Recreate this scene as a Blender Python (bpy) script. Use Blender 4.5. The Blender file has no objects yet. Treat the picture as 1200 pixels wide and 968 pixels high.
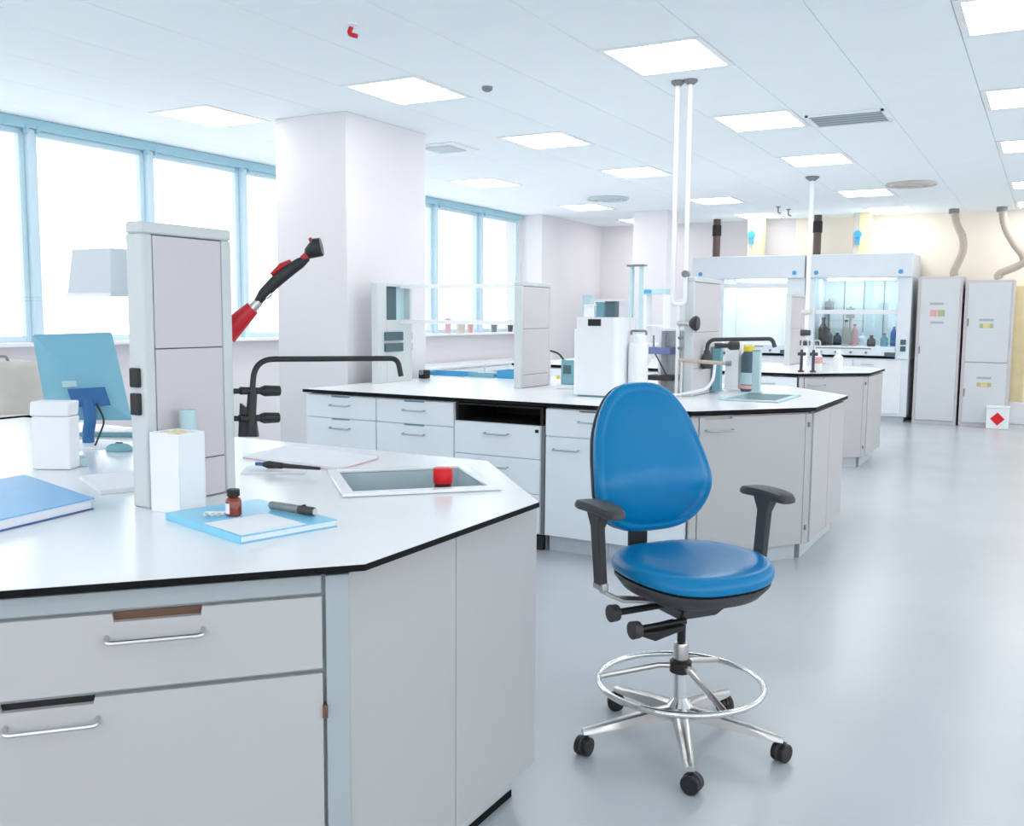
import bpy, bmesh, math, random
from mathutils import Vector, Matrix
from mathutils.geometry import tessellate_polygon

scene = bpy.context.scene
COL = scene.collection
R = math.radians
random.seed(7)

# ------------------------------------------------------------------ camera
FPX, YAW, PITCH, ROLL = 1124.2, R(29.2), R(5.83), R(0.476)
EYE = Vector((0, 0, 1.41))
_f = Vector((-math.sin(YAW) * math.cos(PITCH), math.cos(YAW) * math.cos(PITCH), -math.sin(PITCH)))
_r = Vector((math.cos(YAW), math.sin(YAW), 0)); _u = _r.cross(_f)
CR = _r * math.cos(ROLL) + _u * math.sin(ROLL)
CU = _u * math.cos(ROLL) - _r * math.sin(ROLL)
CD = _f
cam = bpy.data.cameras.new('camera'); cam.sensor_width = 36; cam.sensor_fit = 'HORIZONTAL'
cam.lens = 36 * FPX / 1200; cam.clip_start = 0.05; cam.clip_end = 200
camo = bpy.data.objects.new('camera', cam); COL.objects.link(camo)
camo.matrix_world = Matrix(((CR.x, CU.x, -CD.x, EYE.x), (CR.y, CU.y, -CD.y, EYE.y), (CR.z, CU.z, -CD.z, EYE.z), (0, 0, 0, 1)))
scene.camera = camo

# ------------------------------------------------------------------ world and exposure
world = bpy.data.worlds.new('world'); scene.world = world; world.use_nodes = True
bg = world.node_tree.nodes['Background']
bg.inputs[0].default_value = (0.985, 0.993, 1.0, 1); bg.inputs[1].default_value = 2.3
vs = scene.view_settings
vs.view_transform = 'Standard'; vs.look = 'None'; vs.gamma = 1; vs.use_curve_mapping = False
vs.exposure = 0.18
PANEL_POWER = 8.0
scene.cycles.max_bounces = 10
scene.cycles.diffuse_bounces = 6
scene.cycles.transparent_max_bounces = 12
scene.cycles.sample_clamp_indirect = 6.0
scene.cycles.use_denoising = True

# ------------------------------------------------------------------ pixel helpers (1200 x 968 frame)
def ray(x, y): return CD + CR * ((x - 600) / FPX) - CU * ((y - 484) / FPX)
def oz(x, y, z): v = ray(x, y); return EYE + v * ((z - EYE.z) / v.z)
def oy(x, y, Y): v = ray(x, y); return EYE + v * (Y / v.y)
def ox(x, y, X): v = ray(x, y); return EYE + v * (X / v.x)
def od(x, y, d): return EYE + ray(x, y) * d
def sz(x, y, o, t):
    """pixel on the vertical plane through o along t -> (s, z)"""
    n = Vector((t[1], -t[0], 0)); v = ray(x, y)
    k = n.dot(Vector((o[0], o[1], 0)) - EYE) / n.dot(v); p = EYE + v * k
    return (p.x - o[0]) * t[0] + (p.y - o[1]) * t[1], p.z

# ------------------------------------------------------------------ materials
def lin(c):
    return tuple(((v / 255) / 12.92 if v / 255 <= 0.04045 else ((v / 255 + 0.055) / 1.055) ** 2.4) for v in c)
MATS = {}
def mat(name, rgb, rough=0.5, metal=0.0, var=0.03, scale=6.0, bump=0.0, spec=0.5, coat=0.0, emit=0.0):
    m = bpy.data.materials.new(name); m.use_nodes = True
    nt = m.node_tree; b = nt.nodes['Principled BSDF']
    tc = nt.nodes.new('ShaderNodeTexCoord'); nz = nt.nodes.new('ShaderNodeTexNoise')
    nz.inputs['Scale'].default_value = scale; nz.inputs['Detail'].default_value = 4
    nt.links.new(tc.outputs['Object'], nz.inputs['Vector'])
    rp = nt.nodes.new('ShaderNodeValToRGB'); c = lin(rgb)
    rp.color_ramp.elements[0].position = 0.3; rp.color_ramp.elements[1].position = 0.7
    rp.color_ramp.elements[0].color = (*[v * (1 - var) for v in c], 1)
    rp.color_ramp.elements[1].color = (*[min(1, v * (1 + var)) for v in c], 1)
    nt.links.new(nz.outputs['Fac'], rp.inputs['Fac']); nt.links.new(rp.outputs['Color'], b.inputs['Base Color'])
    b.inputs['Roughness'].default_value = rough; b.inputs['Metallic'].default_value = metal
    b.inputs['Specular IOR Level'].default_value = spec; b.inputs['Coat Weight'].default_value = coat
    if bump:
        n2 = nt.nodes.new('ShaderNodeTexNoise'); n2.inputs['Scale'].default_value = scale * 25
        nt.links.new(tc.outputs['Object'], n2.inputs['Vector'])
        bp = nt.nodes.new('ShaderNodeBump'); bp.inputs['Strength'].default_value = bump; bp.inputs['Distance'].default_value = 0.002
        nt.links.new(n2.outputs['Fac'], bp.inputs['Height']); nt.links.new(bp.outputs['Normal'], b.inputs['Normal'])
    if emit:
        nt.links.new(rp.outputs['Color'], b.inputs['Emission Color']); b.inputs['Emission Strength'].default_value = emit
    MATS[name] = m; return m
def glassmat(name, tint, gloss=0.07, rough=0.02):
    m = bpy.data.materials.new(name); m.use_nodes = True; nt = m.node_tree; nt.nodes.clear()
    o = nt.nodes.new('ShaderNodeOutputMaterial'); mx = nt.nodes.new('ShaderNodeMixShader')
    t = nt.nodes.new('ShaderNodeBsdfTransparent'); g = nt.nodes.new('ShaderNodeBsdfGlossy')
    t.inputs[0].default_value = (*lin(tint), 1); g.inputs['Roughness'].default_value = rough
    fr = nt.nodes.new('ShaderNodeLayerWeight'); fr.inputs[0].default_value = 0.15
    mu = nt.nodes.new('ShaderNodeMath'); mu.operation = 'MULTIPLY_ADD'; mu.inputs[1].default_value = 0.5; mu.inputs[2].default_value = gloss * 0.5
    nt.links.new(fr.outputs['Fresnel'], mu.inputs[0]); nt.links.new(mu.outputs[0], mx.inputs[0])
    nt.links.new(t.outputs[0], mx.inputs[1]); nt.links.new(g.outputs[0], mx.inputs[2]); nt.links.new(mx.outputs[0], o.inputs[0])
    MATS[name] = m; return m
mat('floor', (190, 195, 200), 0.26, var=0.035, scale=1.3, bump=0.03)
mat('ceiling', (243, 251, 255), 0.9, var=0.012, scale=3, bump=0.15)
mat('ceiling_void', (200, 212, 218), 0.9)
mat('wall', (228, 225, 228), 0.8, var=0.012, scale=1.5)
mat('wall_cream', (246, 239, 226), 0.8, var=0.02, scale=1.2)
mat('aluminium', (206, 228, 238), 0.45, metal=0.0, var=0.02)
mat('aluminium_dark', (164, 206, 220), 0.45, var=0.02)
mat('panel_frame', (240, 244, 246), 0.5)
mat('panel_light', (255, 250, 247), 0.5, var=0.0, emit=PANEL_POWER)
mat('hood_light', (245, 250, 255), 0.5, var=0.0, emit=10)
mat('laminate', (238, 240, 242), 0.22, var=0.01, scale=4, spec=0.5)
mat('laminate_edge', (6, 7, 8), 0.6, var=0.1, spec=0.2)
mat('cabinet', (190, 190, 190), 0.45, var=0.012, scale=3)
mat('cabinet_cool_lit', (240, 247, 252), 0.45, var=0.012, scale=3)  # same white furniture as cabinet, cool window light put into the colour
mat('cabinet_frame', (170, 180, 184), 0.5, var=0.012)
mat('plinth', (206, 213, 217), 0.5)
mat('notch_brown', (108, 78, 62), 0.7)
mat('notch_black', (26, 26, 28), 0.7)
mat('chrome', (225, 225, 225), 0.12, metal=1.0, var=0.01)
mat('satin_metal', (205, 203, 200), 0.28, metal=1.0, var=0.02)
mat('steel', (176, 186, 190), 0.35, metal=0.8, var=0.03)
mat('black_plastic', (30, 31, 32), 0.42, var=0.08, bump=0.1)
mat('dark_plastic', (62, 62, 64), 0.5, var=0.06, bump=0.15)
mat('blue_vinyl', (0, 124, 180), 0.27, var=0.03, scale=5, spec=0.32, bump=0.02)
mat('tower_frame', (206, 212, 213), 0.45, var=0.01)
mat('tower_panel', (208, 202, 205), 0.55, var=0.012)
mat('tower_seam', (96, 92, 96), 0.6)
mat('ceramic', (240, 243, 245), 0.15, var=0.01, coat=0.3)
mat('basin', (188, 204, 209), 0.3, var=0.03)
mat('white_plastic', (240, 242, 245), 0.4, var=0.01)
mat('white_gloss', (240, 242, 244), 0.18, var=0.01)
mat('paper', (242, 243, 246), 0.8, var=0.015, scale=12)
mat('binder_blue', (120, 180, 226), 0.4, var=0.03)
mat('binder_edge', (60, 104, 160), 0.5)
mat('book_blue', (128, 206, 236), 0.3, var=0.04)
mat('monitor_teal', (126, 184, 204), 0.4, var=0.03)
mat('deep_blue', (40, 104, 160), 0.5)
mat('teal', (122, 172, 184), 0.5, var=0.05)
mat('pale_teal', (186, 214, 220), 0.5, var=0.05)
mat('amber_glass', (128, 38, 16), 0.12, var=0.05, coat=0.4)
mat('red', (196, 22, 34), 0.4, var=0.05)
mat('red_bright', (226, 24, 36), 0.35, var=0.03)
mat('dark_brown', (46, 28, 24), 0.35)
mat('yellow', (232, 208, 60), 0.5)
mat('duct_yellow', (232, 216, 170), 0.6, var=0.05)
mat('valve_blue', (72, 164, 214), 0.5)
mat('pipe_brown', (88, 72, 70), 0.5)
mat('hose_grey', (184, 172, 160), 0.5, var=0.05)
mat('hood_shell', (226, 234, 240), 0.45, var=0.012)
mat('hood_inner', (214, 226, 228), 0.5, var=0.03)
mat('hood_white', (236, 238, 242), 0.5, var=0.02)
mat('locker', (214, 217, 221), 0.45, var=0.012)
mat('mid_grey', (128, 132, 136), 0.6)  # plain mid grey for small fittings and strips
mat('socket_teal', (70, 98, 108), 0.4)
mat('pink', (224, 182, 192), 0.6)
mat('sticker_red', (226, 168, 168), 0.6)
mat('sticker_green', (178, 184, 140), 0.6)
mat('sticker_yellow', (224, 212, 140), 0.6)
mat('sticker_grey', (176, 178, 186), 0.6)
mat('carton', (206, 200, 192), 0.8, var=0.05)
mat('grey_tool', (142, 146, 146), 0.35, metal=0.4, var=0.05)
mat('vent_grey', (150, 162, 166), 0.6, var=0.05)
mat('purple_band', (128, 140, 190), 0.5)
def translucent(name, rgb, f):
    m = mat(name, rgb, 0.5, var=0.01); nt = m.node_tree; b = nt.nodes['Principled BSDF']; o = nt.nodes['Material Output']
    tr = nt.nodes.new('ShaderNodeBsdfTranslucent'); tr.inputs[0].default_value = (*lin(rgb), 1)
    mx = nt.nodes.new('ShaderNodeMixShader'); mx.inputs[0].default_value = f
    nt.links.new(b.outputs[0], mx.inputs[1]); nt.links.new(tr.outputs[0], mx.inputs[2]); nt.links.new(mx.outputs[0], o.inputs[0])
translucent('milky_plastic', (240, 243, 246), .6)
glassmat('window_glass', (253, 254, 255)); glassmat('shelf_glass', (248, 253, 254), 0.1); glassmat('sash_glass', (242, 248, 249), 0.12)

# ------------------------------------------------------------------ mesh builder
class MB:
    def __init__(s): s.v = []; s.f = []
    def add(s, vs_, fs):
        k = len(s.v); s.v += [Vector(p) for p in vs_]; s.f += [tuple(i + k for i in f) for f in fs]; return s
    def box(s, x0, x1, y0, y1, z0, z1):
        return s.add([(x, y, z) for z in (z0, z1) for y in (y0, y1) for x in (x0, x1)],
                     [(0, 2, 3, 1), (4, 5, 7, 6), (0, 1, 5, 4), (2, 6, 7, 3), (0, 4, 6, 2), (1, 3, 7, 5)])
    def obox(s, o, t, s0, s1, n0, n1, z0, z1):
        n = (t[1], -t[0])
        P = lambda a, b, z: (o[0] + t[0] * a + n[0] * b, o[1] + t[1] * a + n[1] * b, z)
        return s.add([P(a, b, z) for z in (z0, z1) for b in (n0, n1) for a in (s0, s1)],
                     [(0, 2, 3, 1), (4, 5, 7, 6), (0, 1, 5, 4), (2, 6, 7, 3), (0, 4, 6, 2), (1, 3, 7, 5)])
    def trap(s, o, t, s0, s1, n0, n1, z0, z1, k0=.45, k1=.45):
        n = (t[1], -t[0]); d = n1 - n0
        q = [(s0 + k0 * d, n0), (s1 - k1 * d, n0), (s1, n1), (s0, n1)]
        return s.prism([(o[0] + t[0] * a + n[0] * b, o[1] + t[1] * a + n[1] * b) for a, b in q], z0, z1)
    def cyl(s, p0, p1, r0, r1=None, n=16):
        r1 = r0 if r1 is None else r1
        p0 = Vector(p0); p1 = Vector(p1); d = (p1 - p0).normalized()
        a = d.orthogonal().normalized(); b = d.cross(a)
        vs_ = []
        for p, r in ((p0, r0), (p1, r1)):
            vs_ += [p + (a * math.cos(2 * math.pi * i / n) + b * math.sin(2 * math.pi * i / n)) * r for i in range(n)]
        return s.add(vs_, [(i, (i + 1) % n, n + (i + 1) % n, n + i) for i in range(n)] + [tuple(range(n)), tuple(range(n, 2 * n))])
    def tube(s, path, r, n=10, closed=False):
        path = [Vector(p) for p in path]; m = len(path); vs_ = []; prev = None
        rr = r if isinstance(r, (list, tuple)) else [r] * m
        for i, p in enumerate(path):
            if closed: d = path[(i + 1) % m] - path[i - 1]
            else: d = path[min(i + 1, m - 1)] - path[max(i - 1, 0)]
            d.normalize()
            if prev is None: a = d.orthogonal().normalized()
            else: a = (prev - d * prev.dot(d)).normalized()
            prev = a; b = d.cross(a)
            vs_ += [p + (a * math.cos(2 * math.pi * k / n) + b * math.sin(2 * math.pi * k / n)) * rr[i] for k in range(n)]
        fs = []
        for i in range(m if closed else m - 1):
            j = (i + 1) % m
            fs += [(i * n + k, i * n + (k + 1) % n, j * n + (k + 1) % n, j * n + k) for k in range(n)]
        if not closed: fs += [tuple(range(n)), tuple(range((m - 1) * n, m * n))]
        return s.add(vs_, fs)
    def lathe(s, prof, c=(0, 0, 0), n=24, axis='z'):
        vs_ = []; c = Vector(c)
        for r, z in prof:
            for k in range(n):
                a = 2 * math.pi * k / n
                q = Vector((r * math.cos(a), r * math.sin(a), z))
                if axis == 'x': q = Vector((q.z, q.x, q.y))
                if axis == 'y': q = Vector((q.x, q.z, q.y))
                vs_.append(c + q)
        fs = []
        for i in range(len(prof) - 1):
            fs += [(i * n + k, i * n + (k + 1) % n, (i + 1) * n + (k + 1) % n, (i + 1) * n + k) for k in range(n)]
        fs += [tuple(range(n)), tuple(range((len(prof) - 1) * n, len(prof) * n))]
        return s.add(vs_, fs)
    def prism(s, poly, z0, z1, holes=()):
        loops = [list(poly)] + [list(h) for h in holes]
        tri = tessellate_polygon([[Vector((p[0], p[1], 0)) for p in l] for l in loops])
        flat = [p for l in loops for p in l]; n = len(flat)
        fs = [tuple(t) for t in tri] + [tuple(n + i for i in t) for t in tri]
        k = 0
        for l in loops:
            m = len(l); fs += [(k + i, k + (i + 1) % m, n + k + (i + 1) % m, n + k + i) for i in range(m)]; k += m
        return s.add([(p[0], p[1], z0) for p in flat] + [(p[0], p[1], z1) for p in flat], fs)
    def rings(s, rings):
        n = len(rings[0]); vs_ = [p for r in rings for p in r]; fs = []
        for i in range(len(rings) - 1):
            fs += [(i * n + k, i * n + (k + 1) % n, (i + 1) * n + (k + 1) % n, (i + 1) * n + k) for k in range(n)]
        fs += [tuple(range(n)), tuple(range((len(rings) - 1) * n, len(rings) * n))]
        return s.add(vs_, fs)
    def build(s, name, m, parent=None, world=True, bevel=0, smooth=35, subsurf=0):
        off = Vector((0, 0, 0))
        if world and parent is not None:
            p = parent
            while p: off += p.location; p = p.parent
        me = bpy.data.meshes.new(name); me.from_pydata([v - off for v in s.v], [], s.f)
        b = bmesh.new(); b.from_mesh(me)
        bmesh.ops.recalc_face_normals(b, faces=b.faces[:]); b.to_mesh(me); b.free()
        me.materials.append(MATS[m] if isinstance(m, str) else m)
        if smooth: me.shade_smooth(); me.set_sharp_from_angle(angle=R(smooth))
        o = bpy.data.objects.new(name, me); COL.objects.link(o); o.parent = parent
        if bevel:
            bm_ = o.modifiers.new('bevel', 'BEVEL'); bm_.width = bevel; bm_.segments = 2; bm_.limit_method = 'ANGLE'; bm_.angle_limit = R(40)
        if subsurf:
            ss = o.modifiers.new('sub', 'SUBSURF'); ss.levels = subsurf; ss.render_levels = subsurf
        return o
def B(*a): return MB().box(*a)
def tag(o, label=None, cat=None, group=None, kind=None):
    if label: o['label'] = label
    if cat: o['category'] = cat
    if group: o['group'] = group
    if kind: o['kind'] = kind
    return o
def thing(name, loc, label=None, cat=None, group=None, rz=0, kind=None):
    o = bpy.data.objects.new(name, None); o.empty_display_size = 0.1; COL.objects.link(o)
    o.location = loc; o.rotation_euler = (0, 0, rz)
    return tag(o, label, cat, group, kind)
def struct(name, mb, m, parent=None, **k):
    o = mb.build(name, m, parent, **k)
    if parent is None: o['kind'] = 'structure'
    return o
def arc(c, r, a0, a1, n, U, V):
    c = Vector(c); return [c + (Vector(U) * math.cos(a0 + (a1 - a0) * i / n) + Vector(V) * math.sin(a0 + (a1 - a0) * i / n)) * r for i in range(n + 1)]
def bend(pts, r, n=6):
    """round the corners of a polyline"""
    pts = [Vector(p) for p in pts]; out = [pts[0]]
    for i in range(1, len(pts) - 1):
        a, b, c = pts[i - 1], pts[i], pts[i + 1]
        d1 = (a - b).normalized(); d2 = (c - b).normalized()
        rr = min(r, (a - b).length * .45, (c - b).length * .45)
        for k in range(n + 1):
            t = k / n; out.append((b + d1 * rr) * (1 - t) ** 2 + b * 2 * t * (1 - t) + (b + d2 * rr) * t * t)
    return out + [pts[-1]]

# ================================================================== SETTING
CEIL = 2.87; XW = -6.9; YB = 14.7; XR = 3.0; YR = -3.0
struct('floor', B(XW - .3, XR + .2, YR - .2, YB + .3, -.15, 0), 'floor')
ceil = struct('ceiling', B(XW - .3, XR + .2, YR - .2, YB + .3, CEIL + .008, CEIL + .2), 'ceiling_void')
# ceiling tiles on a 0.60 x 0.67 grid; lights and vent replace tiles
GX0, GY0, TX, TY = -0.49, 5.0, 0.60, 0.67
light_cols = [-9, -6, -3, 0]                # tile columns (from the window side) holding light panels
light_rows = [-9, 0, 3, 6, 10, 13]  # the negative row is unseen, added behind the viewer to brighten near faces
tile_me = None
for i in range(-11, 2):
    for j in range(-5, 15):
        x0 = GX0 + i * TX; y0 = GY0 + j * TY
        if i in light_cols and j in light_rows: continue
        x0b = max(x0, XW + .03); y1b = min(y0 + TY, YB)
        g = .002; gy = .001
        if x0b == x0 and y1b == y0 + TY:
            if tile_me is None:
                o = B(g, TX - g, gy, TY - gy, 0, .007).build('ceiling_tile', 'ceiling', ceil, world=False, smooth=0); tile_me = o.data
            else:
                o = bpy.data.objects.new('ceiling_tile', tile_me); COL.objects.link(o); o.parent = ceil
            o.location = (x0, y0, CEIL)
        else:
            B(x0b, x0 + TX - g, y0 + gy, y1b, CEIL, CEIL + .007).build('ceiling_tile', 'ceiling', ceil, smooth=0)
# plain soffit beyond what the photo shows
B(GX0 + 2 * TX, XR + .1, YR, YB, CEIL, CEIL + .007).build('soffit_panel', 'ceiling', ceil, smooth=0)
B(XW, GX0 + 2 * TX, YR, GY0 - 5 * TY, CEIL + .002, CEIL + .007).build('soffit_panel', 'ceiling', ceil, smooth=0)

# window wall
SILL = 1.14; WP = 1.115; WY = [4.75 + WP * k for k in range(-6, 8)]  # windows beside and behind the viewer are unseen, added for light on near faces
wl = struct('wall_left', B(XW - .25, XW, YR, WY[0], 0, CEIL), 'wall')
B(XW - .25, XW, WY[0], WY[-1], 0, SILL).build('parapet', 'wall', wl)
B(XW - .25, XW, WY[-1], YB + .2, 0, CEIL).build('end_wall', 'wall', wl)
struct('trim_1', B(XW - .05, XW + .16, WY[0], WY[-1], SILL, SILL + .03), 'white_plastic', bevel=.004)
struct('trim_2', B(XW - .14, XW + .04, WY[0], WY[-1], CEIL - .075, CEIL - .002), 'aluminium_dark', bevel=.004)
for k in range(len(WY) - 1):
    a, b = WY[k], WY[k + 1]
    w = thing('window_%d' % (k + 1), (XW, (a + b) / 2, SILL + .03), kind='structure')
    z0, z1 = SILL + .03, CEIL - .075
    m = MB(); m.box(XW - .09, XW - .03, a + .03, a + .075, z0, z1); m.box(XW - .09, XW - .03, b - .075, b - .03, z0, z1)
    m.box(XW - .09, XW - .03, a + .075, b - .075, z0, z0 + .045); m.box(XW - .09, XW - .03, a + .075, b - .075, z1 - .045, z1)
    m.build('window_frame', 'aluminium', w, bevel=.004)
    B(XW - .063, XW - .057, a + .075, b - .075, z0 + .045, z1 - .045).build('pane', 'window_glass', w, smooth=0)
    B(XW - .12, XW + .02, a - .03, a + .03, z0, z1).build('mullion', 'aluminium', w, bevel=.004)
    for sy in (-.045, .045): B(XW + .0, XW + .045, a + sy - .012, a + sy + .012, CEIL - .11, CEIL - .05).build('bracket', 'aluminium_dark', w)
# pier and far left wall, back wall, right and rear walls
struct('wall_far_left', B(XW, -6.56, WY[-1] + .03, YB, 0, CEIL), 'wall')
wb = struct('wall_back', B(XW - .2, -3.4, YB, YB + .2, 0, CEIL), 'wall')
B(-3.4, XR + .2, YB, YB + .2, 0, CEIL).build('cream_wall', 'wall_cream', wb)
# right and rear walls, out of frame: window bands added to let in fill light
def fill_window_wall(name, n0, o, t, L, n, sill=.75):
    w = struct(name, MB().obox(o, t, 0, L, 0, .2, 0, sill), 'wall')
    MB().obox(o, t, 0, L, 0, .2, CEIL - .1, CEIL).build('lintel', 'wall', w)
    p = L / n
    for k in range(n):
        a, b = k * p, (k + 1) * p
        MB().obox(o, t, a, a + .12, 0, .2, sill, CEIL - .1).build('pier', 'wall', w)
        c = (o[0] + t[0] * (a + b) / 2, o[1] + t[1] * (a + b) / 2, sill)
        q = thing('window_%d' % (n0 + k), c, kind='structure')  # unseen window, added for fill light
        m = MB(); z0, z1 = sill, CEIL - .1
        m.obox(o, t, a + .12, a + .17, .08, .13, z0, z1); m.obox(o, t, b - .05, b, .08, .13, z0, z1); m.obox(o, t, a + .17, b - .05, .08, .13, z0, z0 + .05); m.obox(o, t, a + .17, b - .05, .08, .13, z1 - .05, z1)
        m.build('window_frame', 'aluminium', q)
        MB().obox(o, t, a + .17, b - .05, .1, .106, z0 + .05, z1 - .05).build('pane', 'window_glass', q, smooth=0)
fill_window_wall('wall_right', 20, (XR, YR), (0, 1), YB - YR, 9)
fill_window_wall('wall_rear', 30, (XW, YR), (1, 0), XR - XW, 5, 1.05)
struct('column_near_window', B(-5.22, -4.54, 5.62, 6.64, 0, CEIL), 'wall', bevel=.006)
c0 = oz(745, 247, CEIL); 
struct('column_far', B(-5.2, -4.7, 12.75, 13.2, 0, CEIL), 'wall', bevel=.006)
struct('baseboard_back', B(-6.5, XR, YB - .015, YB, 0, .09), 'plinth')

# ------------------------------------------------------------------ ceiling fittings
rown = {0: 'nearest', 3: 'second', 6: 'third', 10: 'fourth', 13: 'farthest'}
coln = {-9: 'beside the windows', -6: 'second from the windows', -3: 'third from the windows', 0: 'over the right aisle'}
for i in light_cols:
    for j in light_rows:
        x0 = GX0 + i * TX; y0 = GY0 + j * TY
        lab = 'bright square ceiling panel light, %s row, %s' % (rown.get(j, ''), coln[i])
        if j < 0: lab = 'added square ceiling fill light behind the viewer, %s' % coln[i]
        t = thing('ceiling_light', (x0 + TX / 2, y0 + TY / 2, CEIL), lab, 'light', 'square ceiling panel lights')
        m = MB(); e = .04
        m.box(x0 + .004, x0 + e, y0 + .004, y0 + TY - .004, CEIL - .004, CEIL + .007); m.box(x0 + TX - e, x0 + TX - .004, y0 + .004, y0 + TY - .004, CEIL - .004, CEIL + .007)
        m.box(x0 + e, x0 + TX - e, y0 + .004, y0 + e, CEIL - .004, CEIL + .007); m.box(x0 + e, x0 + TX - e, y0 + TY - e, y0 + TY - .004, CEIL - .004, CEIL + .007)
        m.build('light_frame', 'panel_frame', t, smooth=0)
        B(x0 + e, x0 + TX - e, y0 + e, y0 + TY - e, CEIL - .001, CEIL + .006).build('diffuser', 'panel_light', t, smooth=0)
# air vent grille
p = (-1.38, 7.5)
t = thing('ceiling_vent', (p[0], p[1], CEIL), 'grey slatted air vent grille in the ceiling beside a light', 'vent')
m = MB(); w, h = .27, .22
for a in ((-w, w, -h, -h + .02), (-w, w, h - .02, h), (-w, -w + .02, -h, h), (w - .02, w, -h, h)): m.box(p[0] + a[0], p[0] + a[1], p[1] + a[2], p[1] + a[3], CEIL - .014, CEIL - .001)
m.build('vent_frame', 'panel_frame', t, smooth=0)
B(p[0] - w + .02, p[0] + w - .02, p[1] - h + .02, p[1] + h - .02, CEIL - .004, CEIL - .001).build('backing', 'vent_grey', t, smooth=0)
for k in range(9):
    yy = p[1] - h + .045 + k * .042
    B(p[0] - w + .02, p[0] + w - .02, yy - .007, yy + .007, CEIL - .013, CEIL - .005).build('slat', 'ceiling_void' if k % 2 else 'vent_grey', t, smooth=0)
def round_vent(px, py, r, lab, m1):
    c = oz(px, py, CEIL)
    t = thing('round_diffuser', c, lab, 'vent')
    for k, rr in enumerate((r, r * .72, r * .42)):
        MB().tube([(c.x + rr * math.cos(a), c.y + rr * math.sin(a), CEIL - .012 - .008 * k) for a in [2 * math.pi * q / 32 for q in range(32)]], .014, 8, True).build('ring', m1, t)
    MB().cyl((c.x, c.y, CEIL), (c.x, c.y, CEIL - .012), r * 1.02, r * .9, 32).build('cone', 'panel_frame', t)
round_vent(1068, 215, .25, 'round ringed air diffuser in the ceiling near the back wall', 'carton')
round_vent(712, 232, .25, 'pale round air diffuser in the ceiling above the far left benches', 'ceiling_void')
c = oz(521, 173, CEIL)
t = thing('square_diffuser', c, 'small white square diffuser in the ceiling right of the column', 'vent')  # square air diffuser
B(c.x - .22, c.x + .22, c.y - .22, c.y + .22, CEIL - .012, CEIL - .001).build('plate', 'panel_frame', t, bevel=.004)
B(c.x - .14, c.x + .14, c.y - .14, c.y + .14, CEIL - .022, CEIL - .012).build('inner_plate', 'ceiling_void', t, bevel=.004)
c = oz(571, 97, CEIL)
t = thing('smoke_detector', c, 'small grey smoke detector on the ceiling between two lights', 'detector')
MB().lathe([(.05, CEIL), (.052, CEIL - .015), (.04, CEIL - .025)], (c.x, c.y, 0)).build('base', 'panel_frame', t)
MB().lathe([(.034, CEIL - .025), (.032, CEIL - .045), (.015, CEIL - .055)], (c.x, c.y, 0)).build('sensor', 'mid_grey', t)
c = oz(414, 28, CEIL)
t = thing('alarm_indicator', c, 'small red alarm beacon hanging from a ceiling plate', 'alarm')
MB().lathe([(.03, CEIL), (.03, CEIL - .008), (.01, CEIL - .012)], (c.x, c.y, 0)).build('base', 'panel_frame', t)
MB().tube(bend([(c.x - .02, c.y + .01, CEIL - .008), (c.x - .03, c.y - .0, CEIL - .045), (c.x + .015, c.y + .01, CEIL - .06)], .02), .012).build('lamp', 'red', t)
for px, py, l in ((912, 242, 'small dark ceiling hook left of the far light'), (924, 245, 'small dark ceiling hook nearest the far wall')):
    c = oz(px, py, CEIL)
    t = thing('ceiling_hook', c, l, 'hook')
    MB().lathe([(.03, CEIL), (.03, CEIL - .01), (.02, CEIL - .015)], (c.x, c.y, 0), 12).build('plate', 'mid_grey', t)
    MB().tube(bend([(c.x, c.y, CEIL - .01), (c.x, c.y, CEIL - .08), (c.x + .04, c.y, CEIL - .09)], .02), .01).build('pin', 'mid_grey', t)

# ================================================================== CABINET TOOLS
def handle(par, o, t, s0, s1, z, m='satin_metal', r=.005, out=.03):
    n = (t[1], -t[0])
    P = lambda s, b, zz: (o[0] + t[0] * s + n[0] * b, o[1] + t[1] * s + n[1] * b, zz)
    MB().tube(bend([P(s0, .0, z), P(s0, out, z - .004), P(s1, out, z - .004), P(s1, .0, z)], .015), r, 8).build('handle', m, par)
def front(par, name, o, t, s0, s1, z0, z1, m='cabinet', notch=None, th=.019, n0=.001, nm='notch_brown'):
    """one drawer or door front, optionally with a finger notch cut into its top edge"""
    if notch:
        a, b, hh = notch; mb = MB()
        mb.prism([(0, 0), (0, 0), (0, 0)], 0, 0) if False else None
        nn = (t[1], -t[0])
        prof = [(s0, z0), (s1, z0), (s1, z1), (b, z1), (b - .003, z1 - hh), (a + .003, z1 - hh), (a, z1), (s0, z1)]
        tri = tessellate_polygon([[Vector((p[0], p[1], 0)) for p in prof]])
        P = lambda s, bb, zz: (o[0] + t[0] * s + nn[0] * bb, o[1] + t[1] * s + nn[1] * bb, zz)
        k = len(prof)
        mb.add([P(q[0], n0, q[1]) for q in prof] + [P(q[0], n0 + th, q[1]) for q in prof],
               [tuple(q) for q in tri] + [tuple(k + i for i in q) for q in tri] + [(i, (i + 1) % k, k + (i + 1) % k, k + i) for i in range(k)])
        d = mb.build(name, m, par, smooth=0)
        MB().obox(o, t, a + .001, b - .001, n0 + .0005, n0 + .004, z1 - hh - .001, z1 - .001).build('finger_notch', nm, d, smooth=0)
    else:
        d = MB().obox(o, t, s0, s1, n0, n0 + th, z0, z1).build(name, m, par, bevel=.002)
    return d
def hinge(par, o, t, s, z, m='notch_brown', n1=.026):
    MB().obox(o, t, s - .005, s + .005, .004, n1, z - .014, z + .014).build('hinge', m, par)
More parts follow.
